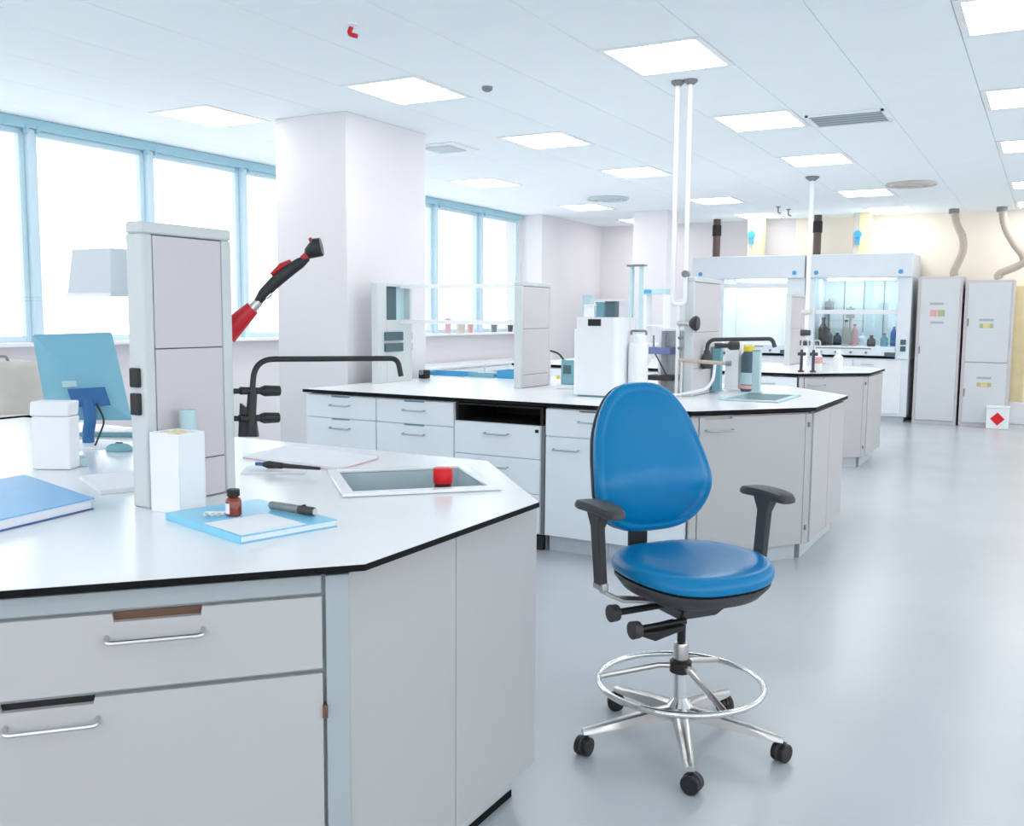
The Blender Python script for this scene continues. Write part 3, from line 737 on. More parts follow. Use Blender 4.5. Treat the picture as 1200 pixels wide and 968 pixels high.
def cab_root(name, s0, s1, label): return thing(name, (F2[0] + (s0 + s1) / 2, F2[1] + .25, 0), label, 'cabinet')
CM = 'cabinet_cool_lit'
def cab_body(t, s0, s1, z1=.868):
    MB().obox(F2, tf, s0 + .002, s1 - .002, -.5, 0, .1, z1).build('body', CM, t, bevel=.002)
    MB().obox(F2, tf, s0 + .002, s1 - .002, -.5, -.05, 0, .099).build('plinth', 'plinth', t)
sA0, sA1, sB1, sC1, sD0, sD1 = fs(361), fs(443), fs(534), fs(637), fs(641), fs(712)
for nm_, a, b, lab_ in (('drawer_cabinet', sA0, sA1, 'white two-drawer cabinet of the second bench nearest the column'), ('drawer_cabinet', sA1, sB1, 'white two-drawer cabinet of the second bench left of the dark niche')):
    t = cab_root(nm_, a, b, lab_); cab_body(t, a, b)
    z_b = z_row - .26
    for (z0, z1) in ((z_row + .003, .862), (z_b, z_row - .003), (.105, z_b - .005)):
        d = front(t, 'drawer', F2, tf, a + .004, b - .004, z0, z1, CM, ((a + b) / 2 - .08, (a + b) / 2 + .08, .01), nm='teal')
        handle(d, (F2[0], F2[1] - .02), tf, (a + b) / 2 - .08, (a + b) / 2 + .08, z1 - .06, 'steel')
a, b = sB1, sC1
zn0, zn1 = fz(590, 496), fz(590, 471)
t = cab_root('niche_cabinet', a, b, 'white drawer cabinet with a black open niche under the worktop')
m = MB(); m.obox(F2, tf, a + .002, b - .002, -.5, 0, .1, zn0); m.build('body', CM, t, bevel=.002)
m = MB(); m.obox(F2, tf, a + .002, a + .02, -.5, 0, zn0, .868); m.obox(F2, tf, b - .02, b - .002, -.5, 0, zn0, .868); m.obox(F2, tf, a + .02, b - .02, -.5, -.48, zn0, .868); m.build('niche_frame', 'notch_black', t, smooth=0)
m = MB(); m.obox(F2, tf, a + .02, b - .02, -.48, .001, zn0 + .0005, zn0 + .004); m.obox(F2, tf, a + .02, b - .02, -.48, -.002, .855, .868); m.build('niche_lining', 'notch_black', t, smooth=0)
MB().obox(F2, tf, a + .002, b - .002, -.5, -.05, 0, .099).build('plinth', 'plinth', t)
zl = [zn0 - .002, fz(590, 535), fz(590, 575), .105]
for z1, z0 in zip(zl[:-1], zl[1:]):
    d = front(t, 'drawer', F2, tf, a + .004, b - .012, z0 + .004, z1, CM); handle(d, (F2[0], F2[1] - .02), tf, (a + b) / 2 - .08, (a + b) / 2 + .08, z1 - .06, 'steel')
MB().obox(F2, tf, b - .04, b - .022, .02, .03, zn0 - .04, zn0 - .022).build('lock', 'notch_black', t)
MB().obox(F2, tf, b - .009, b + .012, -.02, .004, .1, zn0).build('side_gap', 'mid_grey', t)
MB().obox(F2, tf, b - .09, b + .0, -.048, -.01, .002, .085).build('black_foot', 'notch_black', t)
a, b = sD0, sD1
t = cab_root('door_cabinet', a, b, 'white cabinet with one drawer over a door, left of the chair back'); cab_body(t, a, b)
zD = fz(670, 513)
d = front(t, 'drawer', F2, tf, a + .004, b - .004, zD + .006, .862, CM, (a + .22, b - .02, .01), nm='mid_grey'); handle(d, (F2[0], F2[1] - .02), tf, a + .22, b - .03, .8, 'steel')
d = front(t, 'door', F2, tf, a + .004, b - .004, .105, zD, CM); handle(d, (F2[0], F2[1] - .02), tf, a + .06, a + .22, zD - .07, 'steel')
a, b = sD1, Q_A[0] + .02 - F2[0]
t = cab_root('side_cabinet', a, b, 'white plain cabinet of the second bench hidden behind the chair')
MB().trap(F2, tf, a + .002, b - .08, -.25, 0, .1, .868, 0).build('body', CM, t, bevel=.002); MB().trap(F2, tf, a + .002, b - .1, -.25, -.05, 0, .099, 0).build('plinth', 'plinth', t)
d = front(t, 'door', F2, tf, a + .004, b - .05, .105, .862, CM); handle(d, (F2[0], F2[1] - .02), tf, a + .06, a + .22, .8, 'steel')
# chamfer and end cabinets
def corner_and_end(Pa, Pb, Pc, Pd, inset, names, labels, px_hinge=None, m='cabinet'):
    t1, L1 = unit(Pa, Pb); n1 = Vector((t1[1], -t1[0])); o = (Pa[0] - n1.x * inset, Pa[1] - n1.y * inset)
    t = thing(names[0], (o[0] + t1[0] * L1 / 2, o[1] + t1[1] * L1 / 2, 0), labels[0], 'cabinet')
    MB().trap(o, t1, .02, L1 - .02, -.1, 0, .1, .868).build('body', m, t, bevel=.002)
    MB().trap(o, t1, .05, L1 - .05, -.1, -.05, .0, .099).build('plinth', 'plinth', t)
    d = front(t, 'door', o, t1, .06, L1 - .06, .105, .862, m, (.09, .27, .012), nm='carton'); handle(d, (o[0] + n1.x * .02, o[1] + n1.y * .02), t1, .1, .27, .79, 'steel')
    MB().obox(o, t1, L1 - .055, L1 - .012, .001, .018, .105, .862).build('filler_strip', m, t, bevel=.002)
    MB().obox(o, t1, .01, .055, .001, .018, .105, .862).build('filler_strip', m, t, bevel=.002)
    for z in (.2, .8): hinge(t, o, t1, L1 - .035, z, 'mid_grey')
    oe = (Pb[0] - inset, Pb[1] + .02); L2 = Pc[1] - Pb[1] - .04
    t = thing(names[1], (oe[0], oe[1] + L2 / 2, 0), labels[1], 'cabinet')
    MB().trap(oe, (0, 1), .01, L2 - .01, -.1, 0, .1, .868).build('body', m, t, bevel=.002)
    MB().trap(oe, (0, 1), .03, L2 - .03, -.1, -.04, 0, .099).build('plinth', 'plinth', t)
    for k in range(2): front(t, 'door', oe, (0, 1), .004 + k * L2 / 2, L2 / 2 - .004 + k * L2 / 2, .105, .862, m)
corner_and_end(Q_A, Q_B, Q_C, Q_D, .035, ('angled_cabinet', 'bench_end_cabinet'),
               ('white angled corner cabinet of the second bench, right of the chair', 'white end cabinet of the second bench along the aisle'))
t = thing('back_side_cabinet', (-3.3, 7.0, 0), 'white cabinets along the far side of the second bench', 'cabinet')
B(Q_L + .03, -1.95, 6.7, 7.18, .1, .868).build('body', CM, t, bevel=.002)
B(Q_L + .06, -1.95, 6.7, 7.12, 0, .099).build('plinth', 'plinth', t)
for k in range(4): front(t, 'door', (-1.75, 7.181), (-1, 0), .01 + k * .65, .65 + k * .65, .105, .862, CM)

# towers on the second bench
def tower_px(pxl, pxr, pyt, X, z0, seam_px, label, bd=.03):
    ya_ = ox(pxl, 400, X).y; yb_ = ox(pxr, 400, X).y; zt2 = ox((pxl + pxr) / 2, pyt, X).z
    return tower(X, ya_, yb_, z0, zt2, sorted(ox((pxl + pxr) / 2, s, X).z for s in seam_px), label, bd=bd), ya_, yb_, zt2
XT2 = ox(613, 455, -3.0).x
XT2 = -3.2; XT3 = -4.3; XT4 = -1.98
T2, y2a, y2b, z2 = tower_px(611, 646, 331, XT2, ZT, (385, 438), 'grey paneled service tower at the middle of the second bench')
for yy in (352, 446): 
    q = ox(646, yy, XT2); MB().cyl((XT2 - .03, y2b - .001, q.z), (XT2 - .03, y2b + .02, q.z), .012).build('knob', 'mid_grey', T2)
T4, y4a, y4b, z4 = tower_px(812, 844, 326, XT4, ZT, (389, 430), 'grey service tower on the second bench behind the chair back')
q = ox(847, 343, XT4); MB().cyl((XT4 - .03, y4b - .001, q.z), (XT4 - .03, y4b + .03, q.z), .015).build('knob', 'mid_grey', T4)
# socket tower by the column
y3a = ox(443, 400, XT3).y; y3b = ox(483, 400, XT3).y; z3 = ox(460, 332, XT3).z
t = thing('socket_tower', (XT3 - .03, (y3a + y3b) / 2, ZT), 'white socket tower with a glazed slot on the second bench, beside the column', 'service tower')
zs0, zs1 = ox(462, 375, XT3).z, ox(462, 336, XT3).z
ws0, ws1 = ox(453, 350, XT3).y, ox(480, 350, XT3).y
m = MB(); m.box(XT3 - .06, XT3, y3a, ws0, ZT, z3); m.box(XT3 - .06, XT3, ws1, y3b, ZT, z3); m.box(XT3 - .06, XT3, ws0, ws1, zs1, z3); m.box(XT3 - .06, XT3, ws0, ws1, ZT, zs0)
m.build('frame', 'tower_frame', t, bevel=.004)
wm = ws0 + (ws1 - ws0) * .55
B(XT3 - .05, XT3 - .03, ws0, wm, zs0, zs1).build('glazed_slot', 'socket_teal', t, smooth=0); B(XT3 - .055, XT3 - .04, wm, ws1, zs0, zs1).build('slot_panel', 'pale_teal', t, smooth=0)
for a, b in ((389, 399), (402, 412)):
    B(XT3 + .001, XT3 + .016, ox(450, 400, XT3).y, ox(471, 400, XT3).y, ox(460, b, XT3).z, ox(460, a, XT3).z).build('socket', 'socket_teal', t, bevel=.004)
    zz = (ox(460, b, XT3).z + ox(460, a, XT3).z) / 2
    B(XT3 - .04, XT3 - .01, y3b, y3b + .02, zz - .03, zz + .03).build('side_socket', 'mid_grey', t, bevel=.004)
# glass shelving between the two towers
zr = ox(560, 331, XT2 - .3).z
yc = (y2a + y2b) / 2
t = thing('glass_rack', (-3.9, yc, ZT), 'glass shelf rack with white rails spanning two towers of the second bench', 'shelf')
zR1 = z2 - .02; zR2 = ZT + (z2 - ZT) * .62
for z in (zR1, zR2):
    B(XT3 + .001, XT2 - .061, yc - .13, yc - .115, z - .02, z + .01).build('rail', 'white_plastic', t)
    B(XT3 + .001, XT2 - .061, yc - .113, yc + .12, z - .01, z - .002).build('glass_plate', 'shelf_glass', t, smooth=0)
B(XT2 - .1, XT2 - .062, yc - .15, yc - .12, ZT + .001, z2 - .001).build('upright', 'white_plastic', t)

# ------------------------------------------------------------------ instruments on the second bench
def pbox(mb, px0, px1, py0, py1, Y, depth):
    """axis-aligned box whose front lies on plane y = Y and covers a pixel rectangle"""
    a = oy(px0, (py0 + py1) / 2, Y); b = oy(px1, (py0 + py1) / 2, Y); pm = (px0 + px1) / 2
    return mb.box(a.x, b.x, Y, Y + depth, oy(pm, py1, Y).z, oy(pm, py0, Y).z)
YI = 5.5
xl = oy(671, 420, YI).x; xr = oy(722, 420, YI).x; zI = oy(700, 386, YI).z
t = thing('analyser', ((xl + xr) / 2, YI + .2, ZT), 'white boxy analyser with a small dark display, left of the chair back', 'instrument')
def rbox(x0, x1, y0, y1, r, n=5):
    pts = []
    for cx_, cy_, a0_ in ((x1 - r, y0 + r, -90), (x1 - r, y1 - r, 0), (x0 + r, y1 - r, 90), (x0 + r, y0 + r, 180)):
        pts += [(cx_ + r * math.cos(R(a0_ + 90 * k / n)), cy_ + r * math.sin(R(a0_ + 90 * k / n))) for k in range(n + 1)]
    return pts
MB().prism(rbox(xl, xr, YI, YI + .38, .03), ZT + .012, zI).build('housing', 'white_plastic', t, smooth=50)
MB().prism(rbox(xl + .02, xr - .02, YI + .02, YI + .36, .02), ZT + .0005, ZT + .012).build('base', 'teal', t)
MB().prism(rbox(xl + .02, xr - .01, YI + .0, YI + .34, .02), zI, zI + .075).build('upper_housing', 'white_plastic', t, smooth=50)
pbox(MB(), 689, 704, 374, 382, YI - .003, .006).build('display', 'notch_black', t, smooth=0)
t2x0 = xr + .004; t2x1 = oy(752, 420, YI + .1).x
t = thing('sample_canister', ((t2x0 + t2x1) / 2, YI + .25, ZT), 'white rounded canister unit standing against the analyser', 'instrument')
rr = (t2x1 - t2x0) / 2
z_c = oy(736, 402, YI + .1).z
MB().lathe([(rr * .95, ZT + .0005), (rr, ZT + .01), (rr, z_c - .02), (rr * .9, z_c), (rr * .3, z_c + .004)], ((t2x0 + t2x1) / 2, YI + .2, 0), 32).build('tank', 'white_plastic', t)
MB().lathe([(rr * .5, z_c + .004), (rr * .5, z_c + .05), (rr * .4, z_c + .055)], ((t2x0 + t2x1) / 2, YI + .2, 0), 24).build('lid', 'panel_frame', t)
MB().tube(bend([((t2x0 + t2x1) / 2 - .05, YI + .2, z_c + .05), ((t2x0 + t2x1) / 2 - .05, YI + .2, z_c + .075), ((t2x0 + t2x1) / 2 + .05, YI + .2, z_c + .075), ((t2x0 + t2x1) / 2 + .05, YI + .2, z_c + .05)], .02), .008, 8).build('lid_handle', 'mid_grey', t)
YJ = 5.75
x0 = oy(754, 430, YJ).x; x1 = oy(790, 430, YJ).x; zj = oy(770, 385, YJ).z
t = thing('white_cabinet_unit', ((x0 + x1) / 2, YJ + .3, ZT), 'white open-fronted instrument housing directly above the chair back', 'instrument')
m = MB(); m.box(x0, x0 + .02, YJ + .26, YJ + .4, ZT + .0005, zj); m.box(x1 - .02, x1, YJ + .26, YJ + .4, ZT + .0005, zj); m.box(x0 + .02, x1 - .02, YJ + .26, YJ + .4, zj - .02, zj); m.box(x0 + .02, x1 - .02, YJ + .38, YJ + .4, ZT + .0005, zj - .02)
m.build('housing', 'white_plastic', t, bevel=.004)
pbox(MB(), 759, 785, 407, 415, YJ + .22, .15).build('blue_shelf', 'purple_band', t)
pbox(MB(), 759, 787, 440, 446, YJ + .22, .15).build('dark_tray', 'dark_plastic', t)
for px in (766, 780): 
    q0 = oy(px, 407, YJ + .2); q1 = oy(px, 393, YJ + .2); MB().cyl(q0, q1, .006).build('rod', 'mid_grey', t)
q0 = oy(768, 415, YJ + .15); q1 = oy(782, 442, YJ + .15); MB().tube(bend([q0, oy(775, 428, YJ + .11), q1], .05), .005, 8).build('cable', 'dark_plastic', t)
# small boxes on top of the analyser
zz = zI + .0755
for px0, px1, py0, yd, m_, lab_ in ((682, 692, 346, .24, 'pale_teal', 'pale teal carton on top of the analyser, leftmost'), (684, 696, 357, .1, 'white_plastic', 'small white carton on top of the analyser'),
                                    (698, 708, 354, .14, 'teal', 'teal carton on top of the analyser'), (709, 721, 353, .1, 'socket_teal', 'dark grey-green flask box on top of the analyser, rightmost')):
    Yk = YI + yd; a = oy(px0, 370, Yk); b = oy(px1, 370, Yk); zt_ = oy(px0, py0, Yk).z
    t = thing('carton', ((a.x + b.x) / 2, Yk + .03, zz), lab_, 'carton')
    B(a.x, b.x, Yk, Yk + .06, zz + .0005, zt_ - .008).build('box_body', m_, t, bevel=.003)
    B(a.x - .002, b.x + .002, Yk - .002, Yk + .062, zt_ - .0078, zt_).build('box_lid', m_, t, bevel=.002)
# teal desk lamp / burner at the left of the analyser
Yk = 6.0
c = oy(660, 452, Yk); c.z = ZT
t = thing('bench_scale', c, 'small teal bench device with a bent black lead, left of the analyser', 'instrument')
a = oy(652, 430, Yk); b = oy(672, 430, Yk)
B(a.x, b.x, Yk, Yk + .08, ZT + .0005, ZT + .03).build('base', 'white_plastic', t, bevel=.004)
B(a.x + .03, b.x, Yk + .01, Yk + .07, ZT + .0305, oy(660, 422, Yk).z).build('head', 'teal', t, bevel=.006)
pbox(MB(), 660, 669, 428, 438, Yk + .007, .003).build('dial', 'socket_teal', t)
MB().tube(bend([oy(662, 424, Yk + .04), oy(655, 414, Yk + .04), oy(645, 411, Yk + .04)], .05), .007, 8).build('lead', 'dark_plastic', t)
pbox(MB(), 652, 656, 440, 444, Yk - .004, .004).build('button', 'yellow', t)
# blue trays and lying items on the window side of the second bench
Yk = 6.72
for px0, px1, py0, py1, m_, lab_, dd in ((495, 545, 436, 445, 'valve_blue', 'blue shallow tray on the second bench under the far window', .2), (548, 578, 439, 446, 'monitor_teal', 'teal tray between blue trays under the far window', .12), (582, 612, 434, 445, 'valve_blue', 'blue tray beside the middle tower', .2)):
    a = oy(px0, 440, Yk); b = oy(px1, 440, Yk)
    t = thing('sample_tray', ((a.x + b.x) / 2, Yk + dd / 2, ZT), lab_, 'tray')
    zt_ = max(oy(px0, py0, Yk).z, ZT + .03)
    m = MB(); m.prism([(a.x, Yk), (b.x, Yk), (b.x, Yk + dd), (a.x, Yk + dd)], ZT + .006, zt_, [[(a.x + .008, Yk + .008), (b.x - .008, Yk + .008), (b.x - .008, Yk + dd - .008), (a.x + .008, Yk + dd - .008)]])
    m.build('tray_wall', m_, t, smooth=0); B(a.x, b.x, Yk, Yk + dd, ZT + .0005, ZT + .006).build('tray_base', m_, t)
c = oy(494, 447, 6.3)
t = thing('cable_reel', (c.x, c.y, ZT), 'small black block at the left end of the blue trays', 'block')
B(c.x - .03, c.x + .03, 6.3, 6.38, ZT + .0005, oy(494, 434, 6.3).z).build('body', 'notch_black', t, bevel=.006)
MB().cyl((c.x, 6.299, ZT + .05), (c.x, 6.29, ZT + .05), .02).build('dial', 'mid_grey', t)

# ------------------------------------------------------------------ ceiling-hung gas pipes and clamps above the second bench
dU = (Vector((-1.98, 6.0, 1.4)) - EYE).dot(CD)
pA = oz(795, 95, CEIL); pB = oz(812, 102, CEIL)
zU = oy(797, 357, pA.y).z
pA = Vector((pA.x, pA.y, 0)); pB = Vector((pB.x, pB.y, 0))
t = thing('ceiling_pipe_drop', (pA.x, pA.y, zU), 'pair of white pipes dropping from the ceiling to a U-bend behind the chair', 'pipe')
# both pipes run in one vertical plane and meet in a U bend
pB = Vector(oy(806, 230, pA.y)); pA2 = Vector(oy(791, 230, pA.y))
MB().tube(bend([(pA2.x, pA.y, CEIL), (pA2.x, pA.y, zU), (pB.x, pA.y, zU), (pB.x, pA.y, CEIL)], .035), .014, 12).build('pipe', 'white_plastic', t)
for q in (pA2, pB):
    MB().lathe([(.042, CEIL - .001), (.042, CEIL - .012), (.022, CEIL - .03)], (q.x, pA.y, 0), 20).build('ceiling_flange', 'mid_grey', t)
xm = (pA2.x + pB.x) / 2
zl_ = oy(797, 455, pA.y).z
MB().cyl((xm, pA.y, zU), (xm, pA.y, ZT + .001), .012).build('lower_pipe', 'white_plastic', t)
k = oy(806, 321, pA.y); MB().cyl((pB.x, pA.y - .02, k.z), (pB.x, pA.y + .02, k.z), .022).build('pipe_clamp', 'mid_grey', t)
k = oy(812, 379, pA.y - .02)
kn = MB().tube([(xm, pA.y, k.z), (xm + .04, pA.y - .01, k.z), (k.x, pA.y - .02, k.z)], [.018, .014, .02], 14).build('valve_body', 'satin_metal', t)
MB().tube([(k.x - .02, pA.y - .02, k.z), (k.x, pA.y - .02, k.z), (k.x + .02, pA.y - .02, k.z), (k.x + .035, pA.y - .02, k.z)], [.02, .04, .05, .042], 18).build('valve_knob', 'black_plastic', t)
for py in (396, 408):
    k = oy(799, py, pA.y); MB().cyl((xm, pA.y, k.z), (xm + .035, pA.y - .01, k.z), .01).build('valve_stub', 'mid_grey', t)
k0 = oy(795, 422, pA.y - .03); k1 = oy(851, 426, pA.y - .03)
t = thing('horizontal_pipe', k0, 'pale horizontal pipe with a hanging hose behind the chair', 'pipe')
MB().cyl(k0, k1, .012).build('pipe', 'hose_grey', t)
kb = oz(823, 459, ZT)
MB().tube(bend([oy(838, 427, pA.y - .03), oy(836, 445, pA.y - .03), oy(828, 456, pA.y - .03), Vector((kb.x, pA.y - .05, ZT + .012)), Vector((kb.x - .08, pA.y - .1, ZT + .012))], .05), .009, 8).build('hose', 'white_plastic', t)
MB().cyl(k1, k1 + Vector((.03, 0, 0)), .016).build('end_fitting', 'mid_grey', t)
MB().cyl((k0.x + .02, k0.y, k0.z), (k0.x + .02, k0.y, ZT + .001), .01).build('support_rod', 'satin_metal', t)
# pole at the third bench
pP = oz(952, 207, CEIL)
t = thing('ceiling_pipe_drop', (pP.x, pP.y, ZT), 'single white pipe dropping from the ceiling to the third bench', 'pipe')
MB().cyl((pP.x, pP.y, CEIL), (pP.x, pP.y, ZT + .001), .022).build('pipe', 'white_plastic', t)
MB().lathe([(.07, CEIL - .001), (.07, CEIL - .014), (.03, CEIL - .045)], (pP.x, pP.y, 0), 20).build('ceiling_flange', 'mid_grey', t)
for py, r_ in ((366, .03), (390, .035), (402, .03)):
    k = oy(948, py, pP.y); MB().cyl((pP.x - .05, pP.y - .03, k.z), (pP.x + .05, pP.y - .03, k.z), r_, r_ * .8).build('valve', 'carton' if py < 380 else 'dark_plastic', t)
# dark bridge tap at the second sink
dK = (Vector((XT4, (y4a + y4b) / 2, 1.2)) - EYE).dot(CD) - .1
T = mixer_tap([od(828, 432, dK), od(829, 398, dK), od(905, 397, dK - .2), od(908, 407, dK - .2)], .013, None, [(od(848, 405, dK), CR)], 'dark bent mixer tap over the sink of the second bench', 'dark_plastic', kr=.03, kl=.09)
MB().tube([od(829, 432, dK), od(828, 424, dK), od(829, 412, dK)], [.035, .042, .02], 14).build('tap_body', 'dark_plastic', T)
MB().cyl(od(829, 428, dK), Vector((XT4 + .004, od(829, 428, dK).y + .0, od(829, 428, dK).z)), .014).build('wall_stub', 'dark_plastic', T)
# white column and teal pillar and waste bottle by the second sink
def bench_post(px0, px1, py0, Y, d, m_, name, lab_, cat, base=True):
    a = oy(px0, 440, Y); b = oy(px1, 440, Y); zt_ = oy((px0 + px1) / 2, py0, Y).z
    t = thing(name, ((a.x + b.x) / 2, Y + d / 2, ZT), lab_, cat)
    B(a.x, b.x, Y, Y + d, ZT + .011, zt_).build('body', m_, t, bevel=.004)
    B(a.x - .01, b.x + .01, Y - .01, Y + d + .01, ZT + .0105, ZT + .02).build('foot', m_, t, bevel=.003)
    B(a.x - .004, b.x + .004, Y - .004, Y + d + .004, zt_, zt_ + .01).build('cap', m_, t, bevel=.003)
    return t
bench_post(834, 844, 408, 6.28, .05, 'teal', 'sink_pillar', 'slim teal pillar at the left end of the second sink', 'pillar')
bench_post(881, 890, 411, 6.3, .05, 'pale_teal', 'sink_pillar', 'slim pale teal pillar rising from the right side of the second sink', 'pillar')
bench_post(849, 865, 402, 6.52, .12, 'white_plastic', 'towel_box', 'narrow white box standing at the back of the second sink', 'box')
Y_ = 6.5
a = oy(866, 430, Y_); b = oy(884, 430, Y_); cx_ = (a.x + b.x) / 2; rr = (b.x - a.x) / 2
t = thing('waste_bottle', (cx_, Y_ + rr, ZT), 'dark green waste bottle with a yellow lid by the second sink', 'bottle')
zt_ = oy(875, 412, Y_).z
MB().lathe([(rr * .9, ZT + .0005), (rr, ZT + .01), (rr, zt_ - .03), (rr * .7, zt_)], (cx_, Y_ + rr, 0), 20).build('body', 'socket_teal', t)
MB().lathe([(rr * .72, zt_), (rr * .74, zt_ + .035), (rr * .5, zt_ + .04)], (cx_, Y_ + rr, 0), 20).build('lid', 'yellow', t)
MB().lathe([(rr * 1.01, ZT + .05), (rr * 1.01, ZT + .13)], (cx_, Y_ + rr, 0), 20).build('paper_label', 'pale_teal', t)
MB().lathe([(rr * 1.012, ZT + .02), (rr * 1.012, ZT + .045)], (cx_, Y_ + rr, 0), 20).build('red_band', 'sticker_red', t)

# ================================================================== THIRD BENCH
H_L = -5.0
H_A = (-1.98, 8.93); H_B = (-1.45, 9.45); H_C = (-1.45, 10.36); H_D = (-1.98, 10.9)
worktop('third_worktop', [(H_L, 8.93), H_A, H_B, H_C, H_D, (H_L, 10.9)], ZT, .022, 'white worktop with dark edge on the third bench, before the fume cupboards')
corner_and_end(H_A, H_B, H_C, H_D, .035, ('angled_cabinet', 'bench_end_cabinet'), ('white angled corner cabinet of the third bench', 'white end cabinet of the third bench along the aisle'))
t = thing('side_cabinet', (-3.4, 9.2, 0), 'white cabinets along the near side of the third bench', 'cabinet')
B(H_L + .03, -2.25, 8.97, 9.45, .1, .868).build('body', CM, t, bevel=.002)
B(H_L + .06, -2.25, 9.02, 9.45, 0, .099).build('plinth', 'plinth', t)
for k in range(5):
    d = front(t, 'door', (-5.0, 8.969), (1, 0), .05 + k * .59, .63 + k * .59, .105, .862, CM); handle(d, (-5.0, 8.949), (1, 0), .25 + k * .59, .43 + k * .59, .8, 'steel')
t = thing('far_side_cabinet', (-3.4, 10.7, 0), 'white cabinets along the far side of the third bench', 'cabinet')
B(H_L + .03, -2.02, 10.4, 10.86, .1, .868).build('body', CM, t, bevel=.002); B(H_L + .06, -2.05, 10.4, 10.8, 0, .099).build('plinth', 'plinth', t)
for k in range(4): front(t, 'door', (-2.1, 10.861), (-1, 0), .01 + k * .68, .68 + k * .68, .105, .862, CM)
XT5 = -2.42
T5, y5a, y5b, z5 = tower_px(926, 946, 345, XT5, ZT, (385,), 'pinkish grey service tower on the third bench', bd=.03)
for px, py, m_, lab_ in ((958, 428, 'red_bright', 'white bottle with a red label on the third bench'), (982, 428, 'sticker_grey', 'plain white bottle on the third bench, right of the red-labelled one')):
    Y_ = 9.35; c = oy(px, py, Y_); rr = .045; 
    t = thing('wash_bottle', (c.x, Y_, ZT), lab_, 'bottle')
    MB().lathe([(rr * .95, ZT + .0005), (rr, ZT + .01), (rr, ZT + .14), (rr * .5, ZT + .165), (rr * .4, ZT + .17)], (c.x, Y_, 0), 18).build('body', 'white_plastic', t)
    MB().lathe([(rr * .5, ZT + .17), (rr * .5, ZT + .2), (rr * .3, ZT + .21)], (c.x, Y_, 0), 18).build('cap', 'white_plastic', t)
    if m_ == 'red_bright': MB().lathe([(rr * 1.02, ZT + .08), (rr * 1.02, ZT + .14)], (c.x, Y_, 0), 18).build('red_label', 'sticker_red', t); 
for px, lab_ in ((939, 'dark laboratory gas tap on the third bench, left one'), (953, 'dark laboratory gas tap on the third bench, right one')):
    Y_ = 9.2; c = oy(px, 425, Y_)
    t = thing('gas_tap', (c.x, Y_, ZT), lab_, 'tap')
    MB().lathe([(.03, ZT + .0005), (.03, ZT + .012), (.014, ZT + .02), (.014, ZT + .2), (.01, ZT + .21)], (c.x, Y_, 0), 14).build('stem', 'dark_plastic', t)
    MB().cyl((c.x - .03, Y_ - .01, ZT + .17), (c.x + .04, Y_ - .01, ZT + .17), .016).build('valve', 'dark_plastic', t)
    MB().tube(bend([(c.x, Y_, ZT + .2), (c.x, Y_, ZT + .3), (c.x + .06, Y_ - .02, ZT + .3), (c.x + .06, Y_ - .02, ZT + .24)], .03), .008, 8).build('spout', 'satin_metal', t)

